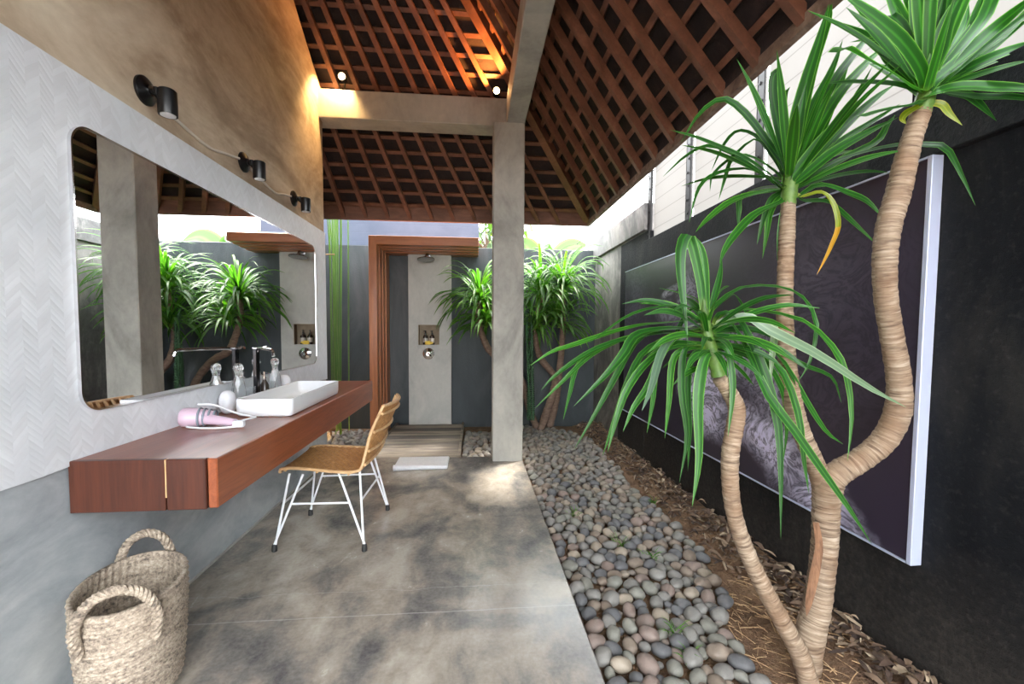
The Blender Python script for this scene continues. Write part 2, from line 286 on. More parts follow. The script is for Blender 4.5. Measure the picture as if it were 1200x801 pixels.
# ------------------------------------------------------------------ mesh helpers
class MB:
    def __init__(s): s.v = []; s.f = []; s.uv = []; s.mi = []; s.cur = 0
    def face(s, idx, uv=None): s.f.append(tuple(idx)); s.uv.append(uv); s.mi.append(s.cur)
    def add(s, vs, fs):
        o = len(s.v); s.v += [tuple(p) for p in vs]
        for f in fs: s.face([i+o for i in f])
    def box(s, a, b, bev=0.0):
        x0, y0, z0 = [min(p, q) for p, q in zip(a, b)]; x1, y1, z1 = [max(p, q) for p, q in zip(a, b)]
        k = min(bev, (x1-x0)*.45, (y1-y0)*.45, (z1-z0)*.45)
        if k <= 0:
            vs = [(x0,y0,z0),(x1,y0,z0),(x1,y1,z0),(x0,y1,z0),(x0,y0,z1),(x1,y0,z1),(x1,y1,z1),(x0,y1,z1)]
            s.add(vs, [(0,3,2,1),(4,5,6,7),(0,1,5,4),(1,2,6,5),(2,3,7,6),(3,0,4,7)]); return
        rings = []
        for z, e in ((z0, k), (z0+k, 0), (z1-k, 0), (z1, k)):
            rings.append([(x0+k,y0+e,z),(x1-k,y0+e,z),(x1-e,y0+k,z),(x1-e,y1-k,z),(x1-k,y1-e,z),(x0+k,y1-e,z),(x0+e,y1-k,z),(x0+e,y0+k,z)])
        s.loft(rings, True)
    def loft(s, rings, cap=False, closed=True):
        n = len(rings[0]); o = len(s.v)
        for r in rings: s.v += [tuple(p) for p in r]
        for i in range(len(rings)-1):
            for j in range(n if closed else n-1):
                k = (j+1) % n
                s.face((o+i*n+j, o+i*n+k, o+(i+1)*n+k, o+(i+1)*n+j))
        if cap:
            s.face(list(range(o+n-1, o-1, -1))); e = o+(len(rings)-1)*n; s.face(list(range(e, e+n)))
    def tube(s, pts, rad, n=8, cap=True):
        pts = [Vector(p) for p in pts]
        if not hasattr(rad, '__len__'): rad = [rad]*len(pts)
        T = [(pts[min(i+1, len(pts)-1)]-pts[max(i-1, 0)]).normalized() for i in range(len(pts))]
        nrm = T[0].cross(Vector((0, 0, 1)))
        if nrm.length < .05: nrm = T[0].cross(Vector((0, 1, 0)))
        nrm.normalize(); rings = []
        for i, p in enumerate(pts):
            if i: nrm = T[i-1].rotation_difference(T[i]) @ nrm
            bi = T[i].cross(nrm)
            rings.append([p+(nrm*math.cos(2*PI*j/n)+bi*math.sin(2*PI*j/n))*rad[i] for j in range(n)])
        f0 = len(s.f); s.loft(rings, cap)
        L = [0.0]
        for i in range(1, len(pts)): L.append(L[-1]+(pts[i]-pts[i-1]).length)
        for i in range(len(pts)-1):
            for j in range(n): s.uv[f0+i*n+j] = ((L[i], j/n), (L[i], (j+1)/n), (L[i+1], (j+1)/n), (L[i+1], j/n))
    def lathe(s, c, axis, prof, n=24, cap=True):
        c = Vector(c); ax = Vector(axis).normalized(); u = ax.orthogonal().normalized(); w = ax.cross(u)
        s.loft([[c+ax*h+(u*math.cos(2*PI*j/n)+w*math.sin(2*PI*j/n))*r for j in range(n)] for r, h in prof], cap)
    def prism(s, poly, d):
        n = len(poly); poly = [Vector(p) for p in poly]; d = Vector(d)
        s.add(poly+[p+d for p in poly], [tuple(range(n-1, -1, -1)), tuple(range(n, 2*n))]+[(i, (i+1) % n, n+(i+1) % n, n+i) for i in range(n)])
    def beam(s, a, b, w, h, upv=(0, 0, 1)):      # rectangular bar from a to b
        a, b = Vector(a), Vector(b); d = (b-a).normalized(); sd_ = d.cross(Vector(upv)).normalized(); u = sd_.cross(d)
        q = [sd_*(w/2)*i+u*(h/2)*j for i, j in ((-1,-1),(1,-1),(1,1),(-1,1))]
        s.loft([[a+k for k in q], [b+k for k in q]], True)
    def leaf(s, pts, w, face=(.3, .8), nseg=12, fold=.22, peak=.4, tipcut=False, twist=0.0):
        P = catmull(pts, nseg); n = len(P)
        k0, k1 = face; o = len(s.v)
        for i, p in enumerate(P):
            u = i/(n-1); T = (P[min(i+1, n-1)]-P[max(i-1, 0)]).normalized()
            c = (CAM-p).normalized(); k = k0+(k1-k0)*u
            N = Vector((0, 0, 1))*(1-k)+Vector((c.x, c.y, 0))*k
            sd_ = T.cross(N)
            if sd_.length < .08: sd_ = T.cross(Vector((.3, -.9, .2)))
            sd_.normalize()
            if i and sd_.dot(prev) < 0: sd_ = -sd_
            if i: sd_ = (sd_+prev*1.2).normalized()
            prev = sd_
            if twist: sd_ = Quaternion(T, twist*u) @ sd_
            N2 = sd_.cross(T)
            ww = w*.5*(.62+.38*min(1, u/peak)) if u < peak else w*.5*max(.015, (1-((u-peak)/(1-peak))**1.9)) if not tipcut else w*.5
            for j, a in enumerate((-1, -.5, 0, .5, 1)):
                s.v.append(tuple(p+sd_*ww*a+N2*(abs(a)*fold*ww)))
        for i in range(n-1):
            for j in range(4):
                s.face((o+i*5+j, o+i*5+j+1, o+(i+1)*5+j+1, o+(i+1)*5+j),
                       ((i/(n-1), j/4), (i/(n-1), (j+1)/4), ((i+1)/(n-1), (j+1)/4), ((i+1)/(n-1), j/4)))
    def build(s, name, mat, parent=None, smooth=True, sharp=None):
        off = parent_loc(parent)
        me = bpy.data.meshes.new(name); me.from_pydata([(x-off.x, y-off.y, z-off.z) for x, y, z in s.v], [], s.f)
        for mm in (mat if isinstance(mat, list) else [mat]): me.materials.append(M[mm])
        if any(s.mi): me.polygons.foreach_set('material_index', s.mi)
        if any(u is not None for u in s.uv):
            ul = me.uv_layers.new(name='UVMap'); buf = []
            for f, u in zip(s.f, s.uv):
                for k in range(len(f)): buf += (u[k] if u else (0, 0))
            ul.data.foreach_set('uv', buf)
        if smooth:
            me.shade_smooth()
            me.set_sharp_from_angle(angle=math.radians(sharp or 38))
        o = bpy.data.objects.new(name, me); COL.objects.link(o)
        if parent: o.parent = parent
        return o

def parent_loc(p):
    v = Vector((0, 0, 0))
    while p is not None: v += Vector(p.location); p = p.parent
    return v
def catmull(pts, nseg):
    pts = [Vector(p) for p in pts]
    if len(pts) == 2: pts = [pts[0], (pts[0]+pts[1])/2, pts[1]]
    Q = [pts[0]*2-pts[1]]+pts+[pts[-1]*2-pts[-2]]; out = []; m_ = len(pts)-1
    for k in range(nseg+1):
        tt = k/nseg*m_; i = min(int(tt), m_-1); t_ = tt-i
        a, b, c, d = Q[i:i+4]
        out.append(.5*((2*b)+(c-a)*t_+(2*a-5*b+4*c-d)*t_*t_+(3*b-a-3*c+d)*t_**3))
    return out
def tag(o, label=None, cat=None, group=None, kind=None):
    if label: o['label'] = label
    if cat: o['category'] = cat
    if group: o['group'] = group
    if kind: o['kind'] = kind
    return o
def thing(name, label, cat, loc, group=None):
    o = bpy.data.objects.new(name, None); COL.objects.link(o); o.location = loc; o.empty_display_size = .05
    return tag(o, label, cat, group)
def struct(name, mb, mat, label, cat, parent=None, **k):
    o = mb.build(name, mat, parent, **k)
    if parent is None: tag(o, label, cat, kind='structure')
    return o
def box(a, b, bev=0.0):
    q = MB(); q.box(a, b, bev); return q

# ------------------------------------------------------------------ the setting
XL, XR = -1.387, 1.65            # left wall face, garden wall face
GZ = -.07                        # soil level
struct('floor', box((XL-.2, -3.5, -.45), (.468, 4.175, 0), .006), 'floor', 'polished grey-brown concrete floor slab of the bathroom', 'floor', smooth=False)

def gz(x, y): return GZ+.022*mnoise.noise((x*2.1, y*2.1, .3))+.012*mnoise.noise((x*9, y*9, 1.7))+max(0, x-1.35)*.22*(1 if y > 1.9 else .5)
q = MB(); nx, ny = 90, 170; X0, X1, Y0, Y1 = .46, 1.66, -2.0, 5.8
q.v = [(X0+(X1-X0)*i/nx, Y0+(Y1-Y0)*j/ny, gz(X0+(X1-X0)*i/nx, Y0+(Y1-Y0)*j/ny)) for j in range(ny+1) for i in range(nx+1)]
for j in range(ny):
    for i in range(nx): q.face((j*(nx+1)+i, j*(nx+1)+i+1, (j+1)*(nx+1)+i+1, (j+1)*(nx+1)+i))
struct('ground', q, 'soil', 'bare brown soil of the planting bed along the dark wall', 'ground')
q = MB(); o_ = 0
for (xa, xb, ya, yb) in ((-3.2, .47, 4.17, 5.8),):
    n1, n2 = 110, 50
    q.v = [(xa+(xb-xa)*i/n1, ya+(yb-ya)*j/n2, GZ+.012*mnoise.noise((xa+(xb-xa)*i/n1*7, j*.4, 0))) for j in range(n2+1) for i in range(n1+1)]
    for j in range(n2):
        for i in range(n1): q.face((j*(n1+1)+i, j*(n1+1)+i+1, (j+1)*(n1+1)+i+1, (j+1)*(n1+1)+i))
struct('ground', q, 'soil', 'brown soil in front of the shower wall, under pebbles and deck', 'ground')
struct('terrain', box((-40, -40, -.6), (40, 40, -.5)), 'soil', 'earth outside the bathroom walls', 'ground', smooth=False)

struct('baseboard_left', box((XL, -3.5, -.05), (XL+.010, 4.16, .012), .002), 'shower', 'thin pale mortar line where floor meets left wall', 'baseboard', smooth=False)
# left wall: lower concrete, tan plaster above, white tile band between
wl = thing('wall_left', 'left wall of bare concrete below and tan plaster above', 'wall', (XL, 0, 0)); wl['kind'] = 'structure'
lw = MB(); lw.box((XL-.22, -3.5, -.2), (XL, 4.16, 1.4)); lw.build('lower_wall', 'lowwall', wl, smooth=False)
up_ = MB(); up_.prism([(XL, -3.5, 1.4), (XL, -3.5, 2.5), (XL, -1.45, 2.5), (XL, 1.3, 4.6), (XL, 2.25, 4.6), (XL, 4.16, 3.39), (XL, 4.16, 1.4)], (-.22, 0, 0)); up_.build('upper_plaster', 'plaster', wl, smooth=False)
tl = MB(); n = 60; lo = [(.775+.012*mnoise.noise((0, i*.35, 3))-(.02 if i < 30 else 0)) for i in range(n+1)]
ys = [-3.5+(4.158+3.5)*i/n for i in range(n+1)]
for xx in (XL+.012, XL-.002):
    tl.v += [(xx, y, z) for y, z in zip(ys, lo)]+[(xx, y, 2.132) for y in ys]
for i in range(n):
    a, b = i, n+1+i; tl.face((a, a+1, b+1, b)); c = 2*(n+1)
    tl.face((b, b+1, b+1+c, b+c)); tl.face((a+1, a, a+c, a+1+c))
tl.face((n, n+2*(n+1), 2*n+1+2*(n+1), 2*n+1))
tl.build('tile_panel', 'tile', wl, smooth=False)

# garden wall on the right, its ring beam and the taller far section
wr_ = thing('wall_right', 'black rendered garden wall on the right', 'wall', (XR, 0, 0)); wr_['kind'] = 'structure'
box((XR, -3.5, -.3), (XR+.12, 4.05, 1.9)).build('wall_face', 'darkwall', wr_, smooth=False)
box((XR-.035, -3.5, 1.875), (XR+.12, 4.03, 2.10), .004).build('ring_beam', 'darkwall', wr_, smooth=False)
box((XR, 4.05, -.3), (XR+.12, 7.2, 2.44), .004).build('tall_section', 'weathered', wr_, smooth=False)
box((XR-.035, 4.03, 2.21), (XR+.12, 7.2, 2.47), .006).build('coping', 'weathered', wr_, smooth=False)
box((XR-.004, 4.0, 0.0), (XR+.121, 4.75, 2.2), .004).build('dark_patch', 'darkwall', wr_, smooth=False)
wb = MB(); wb.box((-3.2, 5.78, -.3), (XR, 5.92, 2.33), .004)
struct('wall_back', wb, 'backwall', 'dark blue-grey garden wall behind the shower and plants', 'wall', smooth=False)
struct('wall_neighbour', box((-4.5, 5.96, 2.0), (.062, 6.2, 3.6)), 'boards', 'blue-grey boarded wall of the building behind the shower', 'wall', smooth=False)
struct('wall_garden_left', box((-3.35, 4.16, -.3), (-3.2, 5.92, 2.33)), 'backwall', 'garden wall behind the bathroom wall', 'wall', smooth=False)
# unseen walls behind the left wall, added to stop light leaking in
q = MB(); q.box((-5.05, -1.3, -.3), (-4.9, 4.3, 2.7)); q.box((-5.05, 4.05, -.3), (XL-.2, 4.2, 2.9)); q.box((-5.05, -1.4, -.3), (XL-.2, -1.25, 2.5))
struct('wall_light_block', q, 'lowwall', 'unseen walls added behind the left wall to block stray light', 'wall', smooth=False)

# column and beams
struct('column', box((.176, 4.012, -.1), (.463, 4.295, 3.15), .008), 'column', 'square grey concrete column at the corner of the floor', 'column', smooth=False)
struct('beam', box((XL-.1, 4.07, 3.135), (.463, 4.295, 3.385), .006), 'column', 'concrete beam from left wall to column', 'beam', smooth=False)
struct('beam', box((.295, -1.2, 3.14), (.463, 4.075, 3.385), .006), 'column', 'concrete beam running from the column toward the viewer', 'beam', smooth=False)

# ------------------------------------------------------------------ roof: pyramid with fanned rafters
EZ, EX, EY, S = 2.5, 1.365, 5.12, 3.3
AP = Vector((EX-S, EY-S, EZ+S))                   # apex
OFF = .10                                         # tile plane above the rafter soffits
roof = thing('ceiling', 'open pitched roof of brown rafters, battens and dark tiles', 'roof', (EX-S, EY-S, EZ)); roof['kind'] = 'structure'
C4 = [Vector((EX, EY, EZ)), Vector((EX, EY-2*S, EZ)), Vector((EX-2*S, EY-2*S, EZ)), Vector((EX-2*S, EY, EZ))]
q = MB()
lift = Vector((0, 0, OFF*1.45))
for a, b in ((0, 1), (1, 2), (2, 3), (3, 0)):
    A, B = C4[a], C4[b]
    q.add([A+lift, B+lift, AP+lift], [(0, 1, 2)]); q.add([A+lift*1.7, B+lift*1.7, AP+lift*1.7], [(0, 2, 1)])
    q.add([A+lift, B+lift, B+lift*1.7, A+lift*1.7], [(0, 1, 2, 3)])
q.build('tiles', 'rooftile', roof, smooth=False)
def rafter(base, frac=.86, w=.041, h=.056, name='rafter'):
    base = Vector(base); d = AP-base; e = base+d*frac
    # plane normal of the slope the base lies on
    nrm = Vector((0, 1, 1)) if abs(base.y-EY) < 1e-6 else Vector((1, 0, 1))
    if name == 'hip_rafter': nrm = Vector((1, 1, 2))
    nrm.normalize(); q = MB(); q.beam(base+nrm*h/2, e+nrm*h/2, w, h, nrm); q.build(name, 'rafter', roof, smooth=False)
x = 1.02
k = 0
while x > -2.2: rafter((x, EY, EZ), .84 if k % 2 == 0 else .70); x -= .25; k += 1
y = 4.70; k = 0
while y > -1.3: rafter((EX, y, EZ), .84 if k % 2 == 0 else .70); y -= (.36 if k == 0 else .29); k += 1
rafter((EX, EY, EZ), .97, .08, .09, 'hip_rafter')
k = 0; s_ = .11
while s_ < 3.0:
    nb = Vector((0, 1, 1)).normalized(); nr = Vector((1, 0, 1)).normalized()
    z = EZ+s_; o1 = nb*(.057+.0125); o2 = nr*(.057+.0125)
    q = MB(); q.beam(Vector((max(EX-2*S+s_, -2.4), EY-s_, z))+o1, Vector((EX-s_-.02, EY-s_, z))+o1, .035, .025, nb); q.build('batten', 'rafter', roof, smooth=False)
    q = MB(); q.beam(Vector((EX-s_, max(EY-2*S+s_, -1.2), z))+o2, Vector((EX-s_, EY-s_-.02, z))+o2, .035, .025, nr); q.build('batten', 'rafter', roof, smooth=False)
    s_ += .105
box((-2.6, EY-.015, EZ-.005), (EX+.02, EY+.025, EZ+.17), .003).build('fascia', 'fascia', roof, smooth=False)
box((EX-.02, -1.45, EZ-.005), (EX+.02, EY+.02, EZ+.055), .003).build('fascia', 'eave', roof, smooth=False)
box((EX-.012, -1.45, EZ+.055), (EX+.012, EY+.02, EZ+.17)).build('tile_batten', 'rooftile', roof, smooth=False)
q = MB()                                                   # rough tile ends showing over the eave board
y = -1.45
while y < EY+.05:
    w_ = .16+.03*R.random(); z_ = R.uniform(-.012, .012); x_ = R.uniform(0, .02)
    q.box((EX+.012, y, EZ+.06+z_), (EX+.055+x_, y+w_, EZ+.13+z_), .008); y += w_+.006
q.build('tile_ends', 'eave', roof, smooth=False)

# ------------------------------------------------------------------ white sheets and slotted posts on the garden wall
PY = [4.0, 3.26, 2.42, 1.5, .6]
for i, y in enumerate(PY):
    t_ = thing('fence_post', ['dark slotted steel post against the tall end of the wall', 'dark slotted steel post, second from the far end of wall', 'dark slotted steel post behind the middle dracaena crown', 'dark slotted steel post behind the tallest dracaena crown', 'dark slotted steel post nearest the viewer'][i], 'post', (XR+.02, y, 2.10))
    q = MB(); q.box((XR+.0, y-.03, 2.10), (XR+.006, y+.03, 3.7)); q.box((XR+.0, y+.022, 2.10), (XR+.045, y+.03, 3.7)); q.build('angle_bar', 'steel', t_, smooth=False)
    for k in range(12):
        q = MB(); q.lathe((XR-.006, y+(.008 if k % 2 else -.006), 2.16+k*.105), (1, 0, 0), [(.010, 0), (.010, .007)], 8); q.build('bolt', 'steel', t_)
for i in range(len(PY)-1):
    o = box((XR+.05, PY[i+1]+.03, 2.1), (XR+.062, PY[i]-.005, 3.7)).build('sheet_panel', 'sheet', smooth=False)
    tag(o, ['white translucent sheet between the two farthest posts', 'white translucent sheet left of the middle dracaena crown', 'white translucent sheet behind the middle dracaena crown', 'white translucent sheet behind the tallest dracaena crown'][i], 'panel')
q = MB(); q.tube(catmull([atX(676, 286, 1.72), atX(720, 246, 1.72), atX(770, 196, 1.72), atX(806, 158, 1.72)], 12), .006, 6)
tag(q.build('cable', 'steel'), 'thin dark cable slanting up over the end of the garden wall', 'cable')

# ------------------------------------------------------------------ poster
t_ = thing('poster', 'huge dark violet photographic print framed on the black wall', 'poster', (XR, 2.95, .38))
box((1.612, 1.425, .395), (XR, 4.50, 1.868), .002).build('print', 'print', t_, smooth=False)
q = MB(); q.box((1.606, 1.405, .388), (XR, 1.424, 1.875), .002); q.build('side_frame', 'frame_alu', t_, smooth=False)
q = MB(); q.box((1.607, 1.424, 1.868), (XR, 4.50, 1.875)); q.box((1.607, 1.424, .388), (XR, 4.50, .395)); q.build('edge_trim', 'frame_alu', t_, smooth=False)

# ------------------------------------------------------------------ shower
q = MB()
sx0, sx1, sy0, sy1, sz1 = -.846, -.298, 5.66, 5.775, 2.204
nx0, nx1, nz0, nz1 = -.722, -.452, 1.045, 1.305
q.box((sx0, sy0, -.06), (nx0, sy1, sz1)); q.box((nx1, sy0, -.06), (sx1, sy1, sz1)); q.box((nx0, sy0, -.06), (nx1, sy1, nz0)); q.box((nx0, sy0, nz1), (nx1, sy1, sz1)); q.box((nx0, sy1-.02, nz0), (nx1, sy1, nz1))
struct('wall_shower', q, 'shower', 'pale concrete shower panel with a square niche', 'wall', smooth=False)
q = MB(); k_ = .006
q.box((nx0, sy0+.004, nz0), (nx0+k_, sy1-.02, nz1)); q.box((nx1-k_, sy0+.004, nz0), (nx1, sy1-.02, nz1)); q.box((nx0+k_, sy0+.004, nz1-k_), (nx1-k_, sy1-.02, nz1)); q.box((nx0+k_, sy1-.026, nz0), (nx1-k_, sy1-.02, nz1-k_))
struct('trim_1', q, 'niche', 'tan lining of the shower niche', 'trim', smooth=False)

t_ = thing('shower_portal', 'red-brown timber portal framing the shower, one stepped jamb and a header', 'portal', (-1.1, 5.45, GZ))
JX, JB = -1.222, 5.775
q = MB()
prof = [(.092, 5.15), (.101, 5.28), (.109, 5.42), (.117, 5.56)]
ya = 5.15
for i, (w_, y_) in enumerate(prof):
    yb = prof[i+1][1] if i < 3 else JB
    q.box((JX, y_, -.12), (JX+w_, yb, 2.33-.001*i), .003)
q.build('jamb', 'wood_portal', t_, smooth=False)
q = MB()
for i, (w_, y_) in enumerate(prof):
    yb = prof[i+1][1] if i < 3 else JB
    q.box((JX+w_-.002, y_, 2.333-w_-.012), (.054, yb, 2.332), .003)
q.build('header', 'wood_header', t_, smooth=False)

t_ = thing('rain_shower', 'round chrome rain shower head on a short arm', 'shower head', (-.6, 5.66, 2.17))
q = MB(); q.lathe((-.585, 5.659, 2.195), (0, -1, 0), [(.03, 0), (.03, .008), (.012, .014)], 16); q.tube(catmull([(-.585, 5.65, 2.195), (-.585, 5.58, 2.20), (-.595, 5.50, 2.185), (-.60, 5.47, 2.15)], 12), .011, 8); q.build('arm', 'steel_mid', t_)
q = MB(); q.lathe((-.60, 5.47, 2.155), (.05, -.12, -1), [(.018, 0), (.02, .012), (.1, .03), (.108, .036), (.108, .044), (.1, .047)], 28); q.build('spray_plate', 'steel_mid', t_)
t_ = thing('shower_valve', 'chrome shower valve with a lever under the niche', 'valve', (-.59, 5.66, .94))
q = MB(); q.lathe((-.59, 5.659, .93), (0, -1, 0), [(.075, 0), (.075, .006), (.06, .012), (.035, .02), (.032, .06), (.026, .066)], 28); q.build('plate', 'chrome', t_)
q = MB(); q.beam((-.59, 5.60, .945), (-.55, 5.585, .90), .02, .014); q.build('lever', 'dark_chrome', t_)
for i, x in enumerate((-.635, -.548)):
    t_ = thing('pump_bottle', ['left dark pump bottle in the shower niche', 'right dark pump bottle in the shower niche'][i], 'bottle', (x, 5.705, nz0+.001))
    q = MB(); q.lathe((x, 5.705, nz0+.001), (0, 0, 1), [(.028, 0), (.031, .006), (.031, .10), (.026, .118), (.012, .125), (.012, .132)], 20); q.build('bottle_body', 'amber', t_)
    q = MB(); q.lathe((x, 5.705, nz0+.03), (0, 0, 1), [(.0316, 0), (.0316, .055)], 20, False); q.build('label_band', 'label', t_)
    q = MB(); q.lathe((x, 5.705, nz0+.134), (0, 0, 1), [(.013, 0), (.013, .015), (.005, .017), (.005, .04), (.01, .041), (.01, .05)], 12); q.beam((x, 5.705, nz0+.178), (x-.015, 5.665, nz0+.176), .008, .007); q.build('pump', 'rubber', t_)
t_ = thing('flower', 'yellow flower laid before the bottles in the niche', 'flower', (-.59, 5.672, nz0+.001))
for k in range(5):
    q = MB(); a = 2*PI*k/5; cx_, cz_ = -.59+.034*math.cos(a), nz0+.016
    q.leaf([(-.59, 5.672, nz0+.006), (-.59+.03*math.cos(a), 5.672-.006, nz0+.026+.014*math.sin(a)), (-.59+.065*math.cos(a), 5.668, nz0+.026+.024*math.sin(a))], .036, (.9, .9), 6); q.build('petal', 'yellow', t_)

# wooden deck before the shower
t_ = thing('deck', 'weathered grey-brown timber duckboard before the shower panel', 'deck', (-.57, 4.9, GZ))
q = MB(); y = 4.182
while y < 5.64:
    q.box((-1.0, y, -.03), (-.16, min(y+.178, 5.655), 0), .004); y += .182
q.build('planks', 'deck', t_, smooth=False)
q = MB(); q.box((-.16, 4.182, -.09), (-.132, 5.76, .004), .003); q.box((-1.03, 4.182, -.09), (-1.0, 5.76, .002), .003); q.build('edge_board', 'deck', t_, smooth=False)

# ------------------------------------------------------------------ vanity counter
ZC = .79
t_ = thing('vanity_counter', 'floating red-brown timber counter along the left wall', 'counter', (XL, 2.7, .61))
q = MB(); q.box((XL+.006, 1.585, .752), (-.915, 3.885, ZC), .004); q.build('counter_top', 'wood_top', t_, smooth=False)
q = MB(); q.box((-.935, 1.575, .612), (-.902, 3.90, ZC+.001), .004); q.build('front_board', 'wood_front', t_, smooth=False)
q = MB(); q.box((XL+.006, 1.57, .61), (-1.073, 1.590, ZC+.001), .002); q.box((-1.069, 1.57, .61), (-.938, 1.590, ZC+.001), .003); q.build('end_board', 'wood_end', t_, smooth=False)
q = MB(); q.box((-1.073, 1.572, .655), (-1.069, 1.588, ZC)); q.build('joint_strip', 'rattan_pale', t_, smooth=False)
q = MB(); q.box((XL+.005, 1.59, .62), (-.936, 3.88, .640)); q.box((XL+.005, 3.87, .64), (-.936, 3.885, .75)); q.build('carcass', 'wood_end', t_, smooth=False)

# basin
def rrect(x0, x1, y0, y1, r, z, n=5):
    out = []
    for cx_, cy_, a0 in ((x1-r, y0+r, -PI/2), (x1-r, y1-r, 0), (x0+r, y1-r, PI/2), (x0+r, y0+r, PI)):
        for k in range(n+1): a = a0+PI/2*k/n; out.append((cx_+r*math.cos(a), cy_+r*math.sin(a), z))
    return out
bx0, bx1, by0, by1 = -1.228, -.942, 2.30, 3.10
t_ = thing('basin', 'white rectangular ceramic basin sitting on the timber counter', 'basin', ((bx0+bx1)/2, 2.7, ZC))
q = MB(); zb = ZC+.001
q.loft([rrect(bx0+.012, bx1-.012, by0+.012, by1-.012, .025, zb), rrect(bx0+.004, bx1-.004, by0+.004, by1-.004, .03, zb+.008), rrect(bx0, bx1, by0, by1, .032, zb+.03), rrect(bx0, bx1, by0, by1, .032, zb+.088), rrect(bx0+.003, bx1-.003, by0+.003, by1-.003, .03, zb+.093),
        rrect(bx0+.011, bx1-.011, by0+.011, by1-.011, .026, zb+.093), rrect(bx0+.014, bx1-.014, by0+.014, by1-.014, .024, zb+.088), rrect(bx0+.022, bx1-.022, by0+.022, by1-.022, .03, zb+.04), rrect(bx0+.05, bx1-.05, by0+.05, by1-.05, .03, zb+.018), rrect(bx0+.12, bx1-.12, by0+.3, by1-.3, .02, zb+.014)], True)
q.build('bowl', 'ceramic', t_, sharp=50)
q = MB(); q.lathe(((bx0+bx1)/2, 2.7, zb+.014), (0, 0, 1), [(.03, 0), (.03, .004), (.02, .006)], 20); q.build('drain', 'chrome', t_)

# tall faucet between basin and mirror
fx, fy = -1.305, 2.70
t_ = thing('faucet', 'tall chrome faucet behind the basin, dark reflection coloured into its column', 'faucet', (fx, fy, ZC))
q = MB(); q.box((fx-.012, fy-.02, ZC+.001), (fx+.012, fy+.02, ZC+.335), .004); q.build('column_body', 'dark_chrome', t_, smooth=False)  # chrome column; the dark surroundings it reflects are put into its colour
q = MB(); q.box((fx-.014, fy-.022, ZC+.335), (fx+.014, fy+.022, ZC+.345), .003); q.tube(catmull([(fx, fy, ZC+.315), (fx+.03, fy-.03, ZC+.338), (fx+.16, fy-.18, ZC+.338), (fx+.19, fy-.215, ZC+.332), (fx+.2, fy-.225, ZC+.305)], 20), .009, 8); q.build('spout', 'chrome', t_)
q = MB(); q.tube([(fx, fy+.02, ZC+.33), (fx+.01, fy+.10, ZC+.345), (fx+.012, fy+.13, ZC+.335)], .007, 8); q.build('handle', 'chrome', t_)

def carafe(y, label):
    x = -1.305
    t_ = thing('carafe', label, 'bottle', (x, y, ZC+.001))
    q = MB(); q.lathe((x, y, ZC+.001), (0, 0, 1), [(.030, 0), (.036, .004), (.037, .03), (.036, .10), (.030, .15), (.019, .185), (.017, .205), (.021, .215), (.021, .222)], 24); q.build('flask', 'glass', t_)
    q = MB(); q.lathe((x, y, ZC+.224), (0, 0, 1), [(.017, -.012), (.018, 0), (.024, .003), (.026, .015), (.022, .032), (.014, .04)], 20); q.build('stopper', 'glass', t_)
carafe(2.50, 'clear glass carafe with stopper at the near back corner of the basin')
carafe(2.94, 'clear glass carafe with stopper beyond the faucet')
for y, lb in ((2.60, 'clear drinking glass right of the near carafe'), (2.85, 'clear drinking glass between the faucet and the far carafe')):
    q = MB(); q.lathe((-1.30, y, ZC+.001), (0, 0, 1), [(.026, 0), (.030, .003), (.034, .12), (.0325, .12), (.0285, .008), (.02, .007)], 24); tag(q.build('tumbler', 'glass'), lb, 'glass')
t_ = thing('soap_dispenser', 'small dark pump bottle on a round base behind the basin', 'bottle', (-1.30, 2.785, ZC+.001))
q = MB(); q.lathe((-1.30, 2.785, ZC+.001), (0, 0, 1), [(.04, 0), (.042, .006), (.04, .014), (.026, .02), (.024, .11), (.012, .13), (.011, .14)], 20); q.build('bottle_body', 'amber', t_)
q = MB(); q.lathe((-1.30, 2.785, ZC+.142), (0, 0, 1), [(.013, 0), (.013, .014), (.005, .016), (.005, .035), (.009, .037), (.009, .047)], 12); q.beam((-1.30, 2.785, ZC+.184), (-1.265, 2.765, ZC+.180), .008, .007); q.build('pump', 'chrome', t_)
def roll(x, y, lb):
    t_ = thing('tissue_roll', lb, 'roll', (x, y, ZC+.001))
    q = MB(); q.lathe((x, y, ZC+.001), (0, 0, 1), [(.02, .0), (.048, .0), (.051, .006), (.051, .095), (.048, .1), (.02, .1), (.018, .096), (.018, .004), (.02, 0)], 28, False); q.build('paper', 'white_cloth', t_)
# rounded white cloth bundle, left of basin
def bundle(x, y, lb, sx=.055, sy=.065, sz=.075):
    q = MB(); nu, nv = 20, 12
    rings = []
    for i in range(nv+1):
        a = PI*i/nv
        rings.append([(x+sx*math.sin(a)**.75*math.cos(2*PI*j/nu)*(1+.06*math.sin(6*PI*j/nu)), y+sy*math.sin(a)**.75*math.sin(2*PI*j/nu), ZC+.001+sz-sz*math.cos(a)) for j in range(nu)])
    q.loft(rings[::-1], False); tag(q.build('rolled_towel', 'white_cloth'), lb, 'towel')
bundle(-1.315, 2.405, 'small rolled white towel wedged left of the basin', .042, .042, .062)
bundle(-1.31, 3.07, 'small rolled white towel beyond the far carafe', .05, .05, .07)

